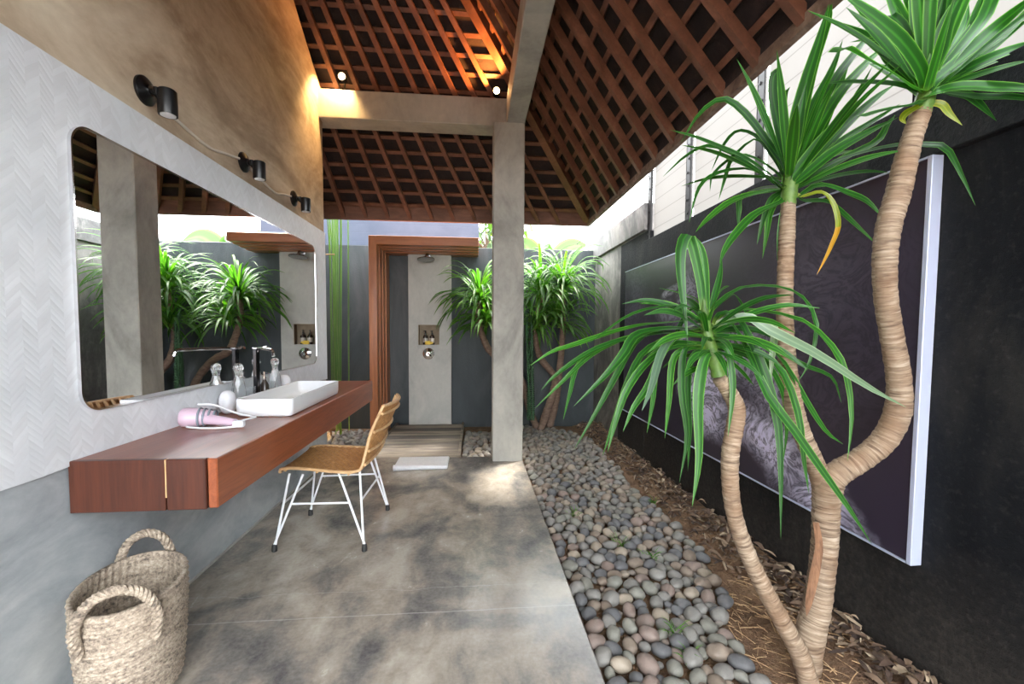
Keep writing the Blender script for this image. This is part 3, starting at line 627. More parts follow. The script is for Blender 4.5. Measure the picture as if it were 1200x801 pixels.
# hair dryer with its cord wound round the handle
t_ = thing('hair_dryer', 'pink hair dryer with pale grey cord wound round it, on the counter', 'hair dryer', (-1.22, 2.12, ZC))
a0 = Vector((-1.335, 2.085, ZC+.046)); a1 = Vector((-1.215, 2.115, ZC+.04)); ax = a1-a0
q = MB(); q.lathe(a0, ax, [(.018, -.012), (.034, -.010), (.043, .0), (.045, .02), (.043, .05), (.036, .09), (.029, .125)], 24); q.build('motor_body', 'pink', t_)
h0 = a0+ax*.55+Vector((.01, -.005, -.005)); h1 = Vector((-1.095, 2.06, ZC+.024))
q = MB(); hd = (h1-h0); q.lathe(h0, hd, [(.024, 0), (.025, .02), (.021, hd.length*.6), (.018, hd.length)], 18); q.build('handle', 'pink', t_)
q = MB()
for k in range(4):
    c = a0+ax*(.50+.16*k); q.lathe(c, ax, [(.0435-.004*k, 0), (.047-.004*k, .003), (.047-.004*k, .007), (.0435-.004*k, .010)], 22, False)
q.build('cord_winding', 'grey_cloth', t_)
q = MB()
q.tube(catmull([h1, (-1.07, 2.10, ZC+.03), (-1.06, 2.17, ZC+.025), (-1.10, 2.22, ZC+.02), (-1.17, 2.20, ZC+.045), (-1.24, 2.16, ZC+.09), (-1.30, 2.13, ZC+.098)], 30), .0045, 6)
q.tube(catmull([(-1.09, 2.05, ZC+.008), (-1.16, 2.035, ZC+.006), (-1.24, 2.04, ZC+.006), (-1.30, 2.05, ZC+.01)], 16), .0045, 6)
q.build('cord', 'white_metal', t_)
q = MB(); q.box((-1.105, 2.045, ZC+.004), (-1.055, 2.075, ZC+.035), .006); q.build('plug', 'white_metal', t_)

# ------------------------------------------------------------------ mirror
t_ = thing('mirror', 'large mirror with rounded corners and thin chrome edge on white tile', 'mirror', (XL, 2.74, .95))
def yzr(x, y0, y1, z0, z1, r, n=8): return [(x, p[0], p[1]) for p in rrect(y0, y1, z0, z1, r, 0, n)]
mx0, mx1, mz0, mz1 = 1.613, 3.865, .947, 1.953
q = MB(); q.loft([yzr(XL+.014, mx0+.006, mx1-.006, mz0+.006, mz1-.006, .07), yzr(XL+.023, mx0+.006, mx1-.006, mz0+.006, mz1-.006, .07)], True); q.build('mirror_glass', 'mirror', t_, smooth=False)
q = MB(); rg = [yzr(XL+.013, mx0, mx1, mz0, mz1, .075), yzr(XL+.025, mx0, mx1, mz0, mz1, .075), yzr(XL+.025, mx0+.007, mx1-.007, mz0+.007, mz1-.007, .069), yzr(XL+.013, mx0+.007, mx1-.007, mz0+.007, mz1-.007, .069)]
q.loft(rg+[rg[0]]); q.build('frame', 'chrome', t_)

# ------------------------------------------------------------------ wall lamps and their conduit
LY = (1.99, 2.77, 3.49)
for i, y in enumerate(LY):
    z = 2.245; t_ = thing('wall_lamp', ['black cylinder wall lamp nearest the viewer', 'black cylinder wall lamp in the middle of the three', 'black cylinder wall lamp farthest along the wall'][i], 'lamp', (XL, y, z))
    q = MB(); q.lathe((XL, y, z), (1, 0, 0), [(.058, 0), (.058, .009), (.050, .016), (.027, .022), (.02, .03)], 28); q.build('base', 'black_metal', t_)
    q = MB(); q.tube([(XL+.03, y, z), (XL+.048, y, z-.014), (XL+.066, y, z-.03)], .010, 10); q.lathe((XL+.05, y, z-.016), (0, 0, 1), [(.013, 0), (.013, .03)], 10); q.build('arm', 'black_metal', t_)
    q = MB(); c = (XL+.092, y+.0, z-.098); q.lathe(c, (0, 0, 1), [(.031, .004), (.034, 0), (.035, .004), (.035, .10), (.031, .105)], 26); q.build('shade', 'black_metal', t_)
    q = MB(); q.lathe((c[0], c[1], c[2]-.001), (0, 0, 1), [(.028, 0), (.028, .003)], 20); q.build('lens', 'white_metal', t_)
for i in range(2):
    ya, yb = LY[i]+.06, LY[i+1]-.06; q = MB()
    q.tube(catmull([(XL+.007, ya, 2.235), (XL+.008, ya+.22, 2.20), (XL+.008, (ya+yb)/2+.05, 2.19), (XL+.008, yb-.15, 2.215), (XL+.007, yb, 2.245)], 18), .0075, 8)
    tag(q.build('conduit', 'conduit'), ['pale conduit from the near wall lamp to the middle one', 'pale conduit from the middle wall lamp to the far one'][i], 'conduit')

# spot lamps on top of the beam
for i, (px, py) in enumerate(((400, 88), (582, 105))):
    p = atY(px, py, 4.03); t_ = thing('spot_lamp', ['glowing spot lamp on the beam beside the left wall', 'glowing spot lamp on the beam beside the column'][i], 'lamp', (p.x, 4.10, 3.385))
    q = MB(); q.lathe((p.x, 4.13, 3.385), (0, 0, 1), [(.03, 0), (.03, .012), (.01, .016)], 16); q.tube([(p.x, 4.13, 3.395), (p.x, 4.13, p.z+.01), (p.x, 4.10, p.z+.01)], .008, 8); q.build('bracket', 'black_metal', t_)
    q = MB(); q.lathe((p.x, 4.12, p.z+.008), (0, -1, -.1), [(.02, 0), (.032, .01), (.034, .08), (.030, .08), (.028, .06)], 20); q.build('housing', 'black_metal', t_)
    q = MB(); q.lathe((p.x, 4.055, p.z), (0, -1, -.1), [(.026, 0), (.026, .006), (.012, .014)], 16); q.build('bulb', 'glow', t_)
    ld = bpy.data.lights.new('spot_light', 'SPOT'); ld.spot_size = math.radians(125); ld.spot_blend = .6; lo_ = bpy.data.objects.new('spot_light', ld); COL.objects.link(lo_); lo_.parent = t_
    lo_.location = Vector((p.x, 4.0, p.z))-Vector(t_.location); ld.energy = (14, 16)[i]; ld.color = ((1, .60, .24), (1, .36, .08))[i]; ld.shadow_soft_size = .03; lo_.rotation_euler = Vector(((-.45, .35, -1), (-.75, -.25, 1))[i]).to_track_quat('-Z', 'Y').to_euler()

# ------------------------------------------------------------------ chair
t_ = thing('chair', 'rattan chair with white wire legs pulled up at the counter', 'chair', (-.85, 2.69, 0))
yc, hw = 2.712, .262
prof = [(-1.115, .432), (-1.10, .452), (-1.02, .457), (-.90, .447), (-.78, .437), (-.70, .438), (-.655, .455), (-.625, .50), (-.592, .58), (-.555, .68), (-.515, .77), (-.500, .803)]
pr = catmull([Vector((a, 0, b)) for a, b in prof], 72)
def shell(u, v):     # u along profile 0..1, v across -1..1
    i = u*(len(pr)-1); k = min(int(i), len(pr)-2); p = pr[k].lerp(pr[k+1], i-k)
    up_f = max(0, min(1, (u-.52)/.25))
    w = hw*(1-.14*max(0, u-.6)/.4) * (.82+.18*min(1, u/.42))
    dish = .006*(v*v)*(1-up_f)
    cup = .045*up_f*(v*v)                             # back curves round the sitter
    return Vector((p.x+.022-cup, yc+w*v+.03*up_f, p.z+dish))
q = MB(); nu, nv = 150, 60; TH = .004
g = []
for i in range(nu+1):
    row = []
    for j in range(nv+1):
        p = shell(i/nu, -1+2*j/nv); a = math.sin(PI*i*.5)*math.cos(PI*j*.5)
        s_ = 1 if (i//2+j//3) % 2 else -1
        row.append(p+Vector((-.6 if i > nu*.55 else 0, 0, 1 if i <= nu*.55 else .2))*(.0028*s_))
    g.append(row)
o_ = 0
for lay in (0, 1):
    for row in g:
        for p in row: q.v.append(tuple(p+Vector((.006 if True else 0, 0, -.006))*lay))
NV = nv+1
for i in range(nu):
    for j in range(nv):
        a = i*NV+j; q.face((a, a+1, a+NV+1, a+NV)); b = a+(nu+1)*NV; q.face((b, b+NV, b+NV+1, b+1))
q.build('woven_shell', 'rattan', t_, sharp=80)
q = MB()
for v in (-1, 1): q.tube([shell(i/60, v) for i in range(61)], .009, 8)
for u in (0.0, 1.0): q.tube([shell(u, -1+2*j/20) for j in range(21)], .010, 8)
q.build('edge_rim', 'rattan_pale', t_)
for u in (.60, .70, .80, .90):
    q = MB(); q.tube([shell(u, -1+2*j/20)+Vector((.014, 0, -.004)) for j in range(21)], .008, 8); q.build('back_rod', 'rattan_pale', t_)
for j in range(9):
    q = MB(); v_ = -.84+.21*j; q.tube([shell(.60+.39*i/12, v_)+Vector((-.013, 0, .004)) for i in range(13)], .009, 6); q.build('back_cane', 'rattan_pale', t_)
q = MB()
for u in (.12, .27, .42):
    q.tube([shell(u, -1+2*j/20)+Vector((0, 0, -.012)) for j in range(21)], .007, 6)
q.build('seat_rail', 'rattan_pale', t_)
feet = [(-1.112, 2.452), (-.612, 2.418), (-.592, 2.965), (-1.088, 2.92)]
tops = [((-1.03, 2.47), (-.95, 2.45)), ((-.76, 2.46), (-.66, 2.52)), ((-.655, 2.84), (-.71, 2.90)), ((-1.03, 2.88), (-.95, 2.90))]
for (fx_, fy_), (ta, tb) in zip(feet, tops):
    q = MB(); q.tube([(fx_+.004, fy_, .03), (ta[0], ta[1], .436)], .0065, 8); q.tube([(fx_-.004, fy_, .03), (tb[0], tb[1], .436)], .0065, 8)
    lg = q.build('leg', 'white_metal', t_)
    q = MB(); q.lathe((fx_, fy_, .0005), (0, 0, 1), [(.012, 0), (.015, .003), (.014, .036), (.009, .042)], 12); q.build('foot_cap', 'rubber', lg)
q = MB()
def on(i, k, z): f_ = feet[i]; tt = tops[i][k]; a = (z-.03)/.40; return (f_[0]+(tt[0]-f_[0])*a, f_[1]+(tt[1]-f_[1])*a, z)
for a, b in (((0, 1), (1, 0)), ((1, 1), (2, 0)), ((2, 1), (3, 1)), ((3, 0), (0, 0))): q.tube([on(a[0], a[1], .27), on(b[0], b[1], .27)], .006, 8)
q.build('stretcher', 'white_metal', t_)

# ------------------------------------------------------------------ basket
bc = Vector((-1.168, 1.54, 0)); ang = math.radians(24)
t_ = thing('basket', 'oval seagrass basket with two rope handles by the left wall', 'basket', (bc.x, bc.y, 0))
BH = .385
def brad(z):
    h_ = z/BH; e = 1-.16*(1-h_)**2-.35*max(0, (.07-h_)/.07)**2
    return .150*e, .208*e
def bpt(th, z, d=0):
    a, b = brad(max(0, min(BH, z))); x, y = (a+d)*math.cos(th), (b+d)*math.sin(th)
    return Vector((bc.x+x*math.cos(ang)-y*math.sin(ang), bc.y+x*math.sin(ang)+y*math.cos(ang), z))
q = MB(); rows, sub, na = 34, 4, 264; rings = []
for i in range(rows*sub+1):
    z = BH*i/(rows*sub); f_ = (i % sub)/sub; row = i//sub
    ring = []
    for j in range(na):
        ph = j*PI/4+(row*PI/1.0 if True else 0)+f_*2.2
        d = .0055*math.sin(PI*f_)*(0.65+.35*math.sin(ph))
        ring.append(bpt(2*PI*j/na, z, d))
    rings.append(ring)
inner = [[bpt(2*PI*j/na, BH*k/12, -.010+.002*math.sin(j*PI/3+k)) for j in range(na)] for k in range(12, 0, -1)]
inner.append([bpt(2*PI*j/na, .012, -.012) for j in range(na)])
q.loft([[(p.x, p.y, p.z+.001) for p in r_] for r_ in rings+inner], True); q.build('woven_body', 'seagrass', t_, sharp=180)
def rope(pts, r, name):
    q = MB(); P = catmull(pts, 60)
    q.tube(P, r*.8, 8)
    T = [(P[min(i+1, 60)]-P[max(i-1, 0)]).normalized() for i in range(61)]
    L = sum((P[i+1]-P[i]).length for i in range(60)); PF = catmull(pts, 160)
    for k in range(3):
        hel = []
        for i in range(161):
            Tn = (PF[min(i+1, 160)]-PF[max(i-1, 0)]).normalized(); n_ = Tn.cross(Vector((.3, .8, .1))).normalized(); b_ = Tn.cross(n_)
            a = 2*PI*(k/3)+i/160*L/.032*2*PI/1.5; hel.append(PF[i]+(n_*math.cos(a)+b_*math.sin(a))*r*.55)
        q.tube(hel, r*.52, 6)
    q.build(name, 'seagrass', t_)
def handle(th, w, hgt, drop, out):
    ca = bpt(th-w, BH-drop, .012); cb_ = bpt(th+w, BH-drop, .012); ct = bpt(th, BH, .012)
    dirv = (ct-Vector((bc.x, bc.y, BH))).normalized()
    m1 = bpt(th-w, BH-drop*.2, .018)+dirv*out*.5; m2 = bpt(th+w, BH-drop*.2, .018)+dirv*out*.5
    m1b = m1+Vector((0, 0, hgt*.65)); m2b = m2+Vector((0, 0, hgt*.65))
    top = (m1+m2)/2+Vector((0, 0, hgt))+dirv*out*.4
    rope([ca, m1, m1.lerp(top, .35)+Vector((0, 0, hgt*.36)), top, m2.lerp(top, .35)+Vector((0, 0, hgt*.36)), m2, cb_], .0155, 'handle')
handle(math.radians(-88), .60, .095, .12, .02); handle(math.radians(92), .46, .085, .05, .008)

# towel on the floor
q = MB(); n1, n2 = 40, 26; pts = []
x0, x1, y0, y1 = -.725, -.235, 3.80, 4.13
t_ = thing('towel', 'folded white towel with rolled edge lying on the floor', 'towel', (-.48, 3.97, 0))
q.box((x0+.012, y0+.004, .001), (x1, y1, .026), .009); q.build('folded_body', 'white_cloth', t_)
q = MB(); q.tube([(x0+.018, y0+.002, .026), (x0+.2, y0+.004, .027), (x1-.15, y0+.006, .026), (x1, y0+.01, .024)], [.026, .024, .018, .012], 14); q.build('rolled_edge', 'white_cloth', t_)

# ------------------------------------------------------------------ foreground dracaenas
def px_tube(pts, n=40, bump=.0):
    P3 = catmull([atY(x, y, Y) for x, y, r, Y in pts], n); rr = [r*Y/F for x, y, r, Y in pts]
    rad = []
    for k in range(n+1):
        tt = k/n*(len(pts)-1); i = min(int(tt), len(pts)-2); a = tt-i; a = a*a*(3-2*a)
        rad.append((rr[i]*(1-a)+rr[i+1]*a)*(1+bump*math.sin(k*2.4)+bump*.6*math.sin(k*5.1+1)))
    return P3, rad
XLIM = 1.58
def leafpx(q, base, pts, w, Yo, face=(.25, .85), wpx=True, fold=.22, nseg=14, tipcut=False):
    """base: 3D point; pts: photo positions of the blade; Yo: how far the tip stands nearer (-) or farther (+)."""
    out = [base]; n = len(pts)
    for i, (x, y) in enumerate(pts):
        Y = base.y+Yo*((i+1)/n)
        p = atY(x, y, Y)
        if p.x > XLIM and p.z < 2.2: p = atX(x, y, XLIM)
        elif p.x > 1.64: p = atX(x, y, 1.64)
        out.append(p)
    q.leaf(out, w*base.y/F, face, nseg, fold, .45 if not tipcut else .4, tipcut)

# single trunk, lower crown
tA = [(952, 815, 12.5, 1.40), (938, 768, 12, 1.42), (918, 730, 11, 1.44), (895, 688, 10.5, 1.45), (876, 648, 10, 1.46), (862, 608, 9.7, 1.46), (856, 570, 10, 1.46), (856, 530, 10.5, 1.46), (862, 495, 10.5, 1.46), (863, 477, 10, 1.46), (855, 460, 9.3, 1.46), (843, 442, 9, 1.46)]
YA = 1.46
t_ = thing('dracaena', 'shortest dracaena with one curved trunk and drooping crown, before the poster', 'plant', atY(952, 815, 1.40))
P3, rd = px_tube(tA, 130, .035); q = MB(); q.tube(P3, rd, 16); q.build('trunk', 'bark', t_, sharp=180)
q = MB(); P3, rd = px_tube([(842, 440, 8.3, YA), (837, 422, 7.5, YA), (830, 397, 7, YA), (826, 375, 6, YA), (825, 350, 3, YA)], 20, .06); q.tube(P3, rd, 12); q.build('green_stem', 'stem_green', t_)
def A(x, y): return atY(x, y, YA)
q = MB()
def LA(pts, w, Yo, face=(.3, .9), **k): leafpx(q, A(*pts[0]), pts[1:], w*.88, Yo, face, **k)
LA([(826, 378), (821, 332), (812, 290), (805, 274), (798, 292), (798, 322), (802, 362), (806, 402)], 15, -.05, (.8, 1))
LA([(828, 375), (826, 330), (822, 295), (814, 276)], 13, .02, (.9, 1))
LA([(830, 378), (836, 352), (843, 325), (846, 302)], 9, .1, (.9, 1))
LA([(829, 367), (805, 359), (777, 359), (736, 370), (689, 403)], 8, -.06, (.15, .5))
LA([(827, 392), (794, 389), (764, 392), (736, 396), (700, 408), (672, 424), (648, 442), (634, 457)], 10, .05, (.15, .8))
LA([(830, 373), (783, 378), (750, 381), (711, 391), (672, 404), (646, 412), (620, 429)], 9, -.02, (.15, .8))
LA([(826, 385), (770, 384), (720, 402), (690, 418), (660, 446), (626, 479)], 9, .1, (.15, .85))
LA([(826, 388), (780, 386), (720, 400), (680, 424), (668, 460), (660, 492)], 9, .12, (.15, .95))
LA([(820, 392), (800, 385), (765, 387), (743, 395), (731, 414), (709, 440), (672, 476)], 15, -.08, (.2, .85))
LA([(826, 395), (780, 390), (748, 398), (722, 440), (700, 480), (672, 528)], 10, .06, (.2, .9))
LA([(824, 396), (790, 395), (755, 412), (735, 450), (720, 492), (706, 534)], 11, .1, (.2, .95))
LA([(821, 389), (799, 390), (777, 412), (761, 450), (742, 478), (730, 506)], 11, -.1, (.25, .9))
LA([(822, 404), (785, 408), (758, 425), (735, 456), (722, 492), (712, 530)], 11, -.02, (.3, .95))
LA([(838, 416), (830, 414), (823, 430), (818, 470), (819, 538), (811, 594)], 15, -.10, (.75, 1))
LA([(828, 408), (808, 405), (800, 420), (799, 461), (805, 512), (796, 565)], 10, 0, (.5, 1))
LA([(826, 406), (800, 410), (788, 425), (784, 470), (779, 514)], 10, .04, (.5, 1))
LA([(829, 410), (812, 416), (806, 450), (808, 505), (806, 552)], 9, .06, (.5, 1))
LA([(826, 405), (790, 402), (770, 430), (765, 470), (758, 508)], 9, .08, (.4, 1))
LA([(836, 380), (843, 368), (862, 370), (880, 400), (898, 442), (912, 500), (915, 560), (915, 632)], 13, -.1, (.3, 1))
LA([(832, 370), (841, 355), (869, 337), (911, 336), (941, 349), (957, 381), (949, 423), (936, 446)], 9, .02, (.2, .9))
LA([(838, 376), (860, 364), (890, 364), (941, 376), (975, 406), (992, 440), (998, 491), (993, 540)], 11, -.06, (.2, 1))
LA([(836, 398), (860, 396), (898, 402), (941, 427), (975, 442), (986, 472)], 8, .03, (.25, .9))
LA([(836, 404), (858, 404), (890, 412), (918, 438), (936, 487), (942, 538), (948, 578)], 11, -.03, (.3, 1))
LA([(838, 384), (858, 380), (880, 420), (900, 463), (930, 503), (965, 553), (996, 597), (1022, 638)], 12, -.15, (.3, .9))
LA([(838, 405), (852, 410), (858, 440), (858, 470), (853, 512)], 9, -.06, (.6, 1))
LA([(838, 398), (880, 400), (915, 420), (945, 470), (968, 505), (988, 520)], 9, .05, (.3, .9))
LA([(834, 402), (850, 418), (870, 436), (884, 452)], 7, .05, (.3, .9))
LA([(830, 362), (815, 350), (795, 343), (771, 337)], 6, .1, (.1, .4))
LA([(828, 374), (812, 362), (795, 385), (788, 410)], 8, .1, (.3, .9))
LA([(832, 366), (850, 350), (860, 345), (872, 362), (880, 380)], 7, .12, (.3, .9))
LA([(836, 392), (865, 390), (895, 420), (918, 460), (922, 500), (918, 540)], 9, .08, (.3, 1))
def filler(q, c, n, L, w, seed, e0, e1, azr=(0, 2*PI), droop=1.0):
    r_ = random.Random(seed)
    for i in range(n):
        az = azr[0]+(azr[1]-azr[0])*((i*.618) % 1); el = r_.uniform(e0, e1); ln = L*r_.uniform(.7, 1.1)
        v = Vector((math.cos(az)*math.cos(el), math.sin(az)*math.cos(el), math.sin(el))); p = Vector(c)+Vector((0, 0, r_.uniform(-.03, .03))); pts = [p.copy()]
        for k in range(4):
            p = p+v*(ln/4); v = (v+Vector((0, 0, -.13-.10*k))*droop).normalized(); p.x = min(p.x, XLIM) if p.z < 2.2 else min(p.x, 1.62); pts.append(p.copy())
        q.leaf(pts, w*r_.uniform(.7, 1.1), (.4, .8), 12, .22, .45)
filler(q, A(829, 385), 18, .34, .030, 41, -.2, .9); filler(q, A(833, 404), 16, .30, .028, 47, -.3, .35); filler(q, A(836, 418), 8, .22, .024, 48, -.4, .2)
q.build('crown', 'leaf', t_, sharp=60)
q = MB()
LA([(836, 382), (856, 374), (878, 372), (903, 387), (958, 415), (1017, 453), (1062, 477)], 14, -.16, (.75, .85))
LA([(880, 373), (900, 378), (908, 388), (905, 415), (903, 450)], 11, -.04, (.5, 1))
LA([(818, 392), (795, 392), (776, 412), (764, 452), (752, 482)], 12, -.14, (.1, .6))
q.build('pale_leaves', 'leaf_grey', t_, sharp=60)

# forked trunk with two crowns
t_ = thing('dracaena', 'tall dracaena forking into two ringed trunks, one crown on each', 'plant', atY(950, 800, 1.5))
YB1, YB2 = 1.54, 1.33
P3, rd = px_tube([(949, 812, 11, 1.50), (949, 772, 14, 1.50), (950, 742, 17, 1.49), (957, 712, 16, 1.49), (963, 670, 15, 1.48), (967, 630, 15, 1.48), (968, 595, 15.5, 1.48), (971, 566, 17, 1.47), (985, 552, 15, 1.46), (1009, 538, 14, 1.44), (1036, 515, 14.5, 1.42), (1052, 482, 14.5, 1.40), (1053, 442, 13, 1.39), (1045, 393, 12.3, 1.38), (1038, 347, 12.3, 1.37), (1037, 300, 13, 1.36), (1042, 262, 13.5, 1.355), (1052, 228, 13.5, 1.35), (1061, 190, 12.5, 1.34), (1070, 158, 11, 1.335), (1080, 130, 10.5, YB2)], 220, .03)
q = MB(); q.tube(P3, rd, 18); q.build('trunk', 'bark', t_, sharp=180)
P3, rd = px_tube([(968, 600, 11, 1.48), (962, 562, 12, 1.48), (953, 538, 11, 1.49), (940, 508, 10.5, 1.50), (929, 472, 11, 1.51), (923, 430, 10.5, 1.52), (920, 380, 9.5, 1.53), (920, 330, 9, 1.54), (922, 280, 9, YB1), (924, 236, 8, YB1)], 130, .03)
q = MB(); q.tube(P3, rd, 16); q.build('trunk', 'bark', t_, sharp=180)
q = MB(); q.leaf([atY(956, 612, 1.437), atY(960, 640, 1.434), atY(955, 670, 1.432), atY(948, 705, 1.434), atY(945, 722, 1.44)], .030, (1, 1), 10, -.3, .5); q.build('bark_scar', 'scar', t_)

B2 = atY(1084, 117, YB2)
q = MB(); P3, rd = px_tube([(1079, 133, 10, YB2), (1083, 120, 10.5, YB2), (1086, 106, 9, YB2), (1088, 90, 5, YB2)], 12, .05); q.tube(P3, rd, 12); q.build('green_stem', 'stem_green', t_)
q = MB(); s3 = .2996
def LC(pts, w, Yo, face=(.5, .9), **k): leafpx(q, B2+Vector((R.uniform(-.006, .006), R.uniform(-.01, .01), R.uniform(0, .03))), [(960+x*s3, y*s3) for x, y in pts], w, Yo, face, **k)
LC([(400, 275), (330, 170), (230, 80), (120, 0), (40, -60)], 17, -.22, (.9, .9))
LC([(375, 350), (290, 290), (180, 232), (100, 190), (72, 205)], 16, -.30, (.9, .6), tipcut=True)
LC([(360, 345), (280, 328), (150, 322), (80, 323), (20, 326)], 12, .10, (.6, .6))
LC([(380, 408), (300, 424), (230, 440), (182, 456)], 14, -.30, (.8, .6), tipcut=True)
LC([(430, 300), (470, 200), (495, 100), (545, 0), (570, -60)], 17, -.08, (1, 1))
LC([(438, 280), (455, 100), (466, 0), (470, -60)], 13, .12, (1, 1))
LC([(420, 230), (400, 90), (350, 0), (320, -50)], 15, .1, (1, 1))
LC([(440, 330), (560, 230), (690, 110), (800, 20), (860, -30)], 17, -.10, (.95, .95))
LC([(450, 310), (560, 170), (640, 60), (690, -20)], 15, -.02, (1, 1))
LC([(460, 320), (600, 240), (740, 130), (830, 70)], 15, .03, (.9, .9))
LC([(465, 330), (640, 240), (801, 180), (900, 160)], 14, .04, (.8, .8))
LC([(440, 365), (540, 340), (680, 342), (801, 348), (920, 372)], 17, -.16, (.6, .7))
LC([(450, 350), (600, 300), (740, 258), (820, 238)], 11, 0, (.6, .7))
LC([(450, 345), (600, 270), (760, 210), (860, 190)], 12, .06, (.7, .8))
LC([(470, 365), (575, 372), (625, 405), (695, 474)], 11, .10, (.5, 1))
LC([(370, 300), (300, 180), (210, 155), (120, 165)], 10, .12, (.6, .8))
LC([(390, 260), (330, 110), (280, 60), (320, 80), (420, 150)], 12, .1, (.8, .8))
LC([(440, 300), (500, 130), (560, 20), (590, -40)], 13, .14, (1, 1))
LC([(360, 310), (270, 230), (200, 100), (150, 40)], 12, .14, (.9, .9))
LC([(440, 320), (570, 120), (660, 0)], 13, .1, (1, 1))
LC([(400, 300), (370, 200), (340, 120), (300, 20)], 12, .05, (1, 1))
LC([(450, 360), (620, 380), (760, 380), (900, 400)], 13, -.05, (.4, .7))
filler(q, B2+Vector((0, 0, .02)), 22, .50, .046, 42, .5, 1.45, droop=.4)
q.build('crown', 'leaf', t_, sharp=60)
q = MB(); LC([(430, 400), (480, 410), (510, 445), (560, 490)], 9, -.05, (.7, 1)); LC([(395, 410), (345, 440), (325, 465), (340, 485)], 9, -.02, (.7, 1)); q.build('yellowing_leaves', 'leaf_yellow', t_, sharp=60)

B1 = atY(924, 224, YB1)
q = MB(); P3, rd = px_tube([(924, 240, 8, YB1), (925, 226, 9, YB1), (926, 210, 9, YB1), (928, 190, 5, YB1)], 12, .05); q.tube(P3, rd, 12); q.build('green_stem', 'stem_green', t_)
q = MB(); s2_ = .3244
def LB(pts, w, Yo, face=(.5, .9), **k): leafpx(q, B1+Vector((R.uniform(-.006, .006), R.uniform(-.01, .01), R.uniform(-.005, .03))), [(780+x*s2_, 40+y*s2_) for x, y in pts], w, Yo, face, **k)
LB([(440, 500), (462, 350), (505, 180), (555, 20), (590, -110)], 15, -.06, (1, 1))
LB([(455, 500), (485, 320), (530, 120), (585, -40), (600, -120)], 14, .04, (1, 1))
LB([(440, 470), (412, 350), (388, 220), (392, 150), (412, 135)], 10, -.08, (1, 1), tipcut=True)
LB([(440, 490), (360, 380), (285, 285), (205, 234), (120, 290), (55, 395)], 10, .02, (.5, .9))
LB([(425, 545), (300, 455), (180, 402), (100, 370), (15, 346)], 11, -.08, (.5, .7))
LB([(430, 560), (350, 570), (240, 602), (155, 665), (108, 715)], 11, -.04, (.3, .8))
LB([(425, 600), (330, 645), (262, 710), (215, 775), (195, 830)], 11, -.05, (.4, .9))
LB([(415, 540), (300, 488), (180, 505), (118, 560), (85, 680)], 8, .05, (.3, .8))
LB([(380, 440), (330, 372), (262, 350), (210, 400), (165, 495)], 8, .08, (.3, .8))
LB([(400, 470), (330, 380), (245, 440), (172, 505), (160, 568)], 6, .04, (.3, .8))
LB([(400, 500), (300, 440), (240, 455), (215, 520), (192, 598)], 8, .1, (.3, .8))
LB([(470, 500), (560, 390), (650, 290), (745, 120)], 14, -.10, (.9, .9))
LB([(490, 520), (600, 430), (720, 360), (840, 300)], 13, -.12, (.7, .8))
LB([(480, 480), (600, 255), (720, 110), (820, 20)], 13, .02, (.9, .9))
LB([(490, 545), (590, 470), (720, 426), (840, 402), (940, 400), (1010, 410), (1060, 490), (1120, 620)], 11, -.12, (.3, .8))
LB([(470, 590), (555, 545), (660, 575), (730, 605), (785, 662)], 11, -.06, (.35, .9))
LB([(490, 600), (580, 605), (650, 655), (770, 765)], 10, .06, (.4, .95))
LB([(430, 620), (412, 720), (404, 830)], 7, .03, (.9, 1))
LB([(420, 570), (380, 600), (350, 680), (330, 760)], 8, .08, (.5, 1))
LB([(430, 560), (280, 580), (265, 640), (262, 705)], 8, .06, (.4, 1))
LB([(500, 480), (560, 350), (620, 210), (665, 100)], 12, .06, (.95, .95))
LB([(500, 500), (640, 340), (760, 230), (830, 180)], 12, .06, (.8, .9))
LB([(420, 560), (300, 470), (170, 405), (80, 435), (-10, 515)], 8, .1, (.4, .8))
LB([(470, 480), (520, 290), (600, 130), (640, 20)], 11, .08, (1, 1))
LB([(440, 480), (425, 300), (432, 220), (450, 190)], 8, .1, (1, 1))
LB([(500, 520), (620, 400), (740, 320), (850, 250)], 11, .03, (.7, .8))
LB([(500, 540), (640, 450), (760, 390), (800, 330), (830, 290)], 10, -.03, (.6, .8))
LB([(425, 575), (380, 640), (365, 720), (350, 810)], 8, .1, (.6, 1))
LB([(480, 470), (580, 220), (690, 60), (760, -20)], 12, .08, (.95, .95))
filler(q, B1+Vector((0, 0, .02)), 20, .45, .034, 43, .3, 1.4, droop=.5)
q.build('crown', 'leaf', t_, sharp=60)
q = MB(); LB([(490, 585), (560, 570), (605, 610), (624, 690), (600, 760), (572, 820), (545, 870)], 6, -.08, (.6, 1), nseg=24)
n_ = len(q.f)
for i in range(n_): q.mi[i] = 1 if i >= n_*.58 else 0
q.build('yellowing_leaf', ['leaf_yellow', 'leaf_dead'], t_, sharp=60)

# ------------------------------------------------------------------ dracaenas at the back corner
def crown_leaves(q, c, n, L, w, seed, up_=.5, clampY=5.74, droop=1.0, xr=(-9, 1.62)):
    r_ = random.Random(seed)
    for i in range(n):
        az = 2*PI*(i*.618+r_.random()*.15); el = r_.uniform(-.25, 1.25); ln = L*r_.uniform(.75, 1.15)
        d = Vector((math.cos(az)*math.cos(el), math.sin(az)*math.cos(el), math.sin(el)))
        p = Vector(c)+Vector((0, 0, -.16*r_.random()+.03)); pts = [p.copy()]; v = d.copy()
        for k in range(5):
            p = p+v*(ln/5); v = (v+Vector((0, 0, -.20-.16*k))*droop*r_.uniform(.6, 1.2)).normalized()
            pp = p.copy(); pp.y = min(pp.y, clampY); pp.x = max(xr[0], min(xr[1], pp.x)); pts.append(pp); p = pp.copy()
        q.leaf(pts, w*r_.uniform(.8, 1.15), (.1, .6), 11, .25, .4)
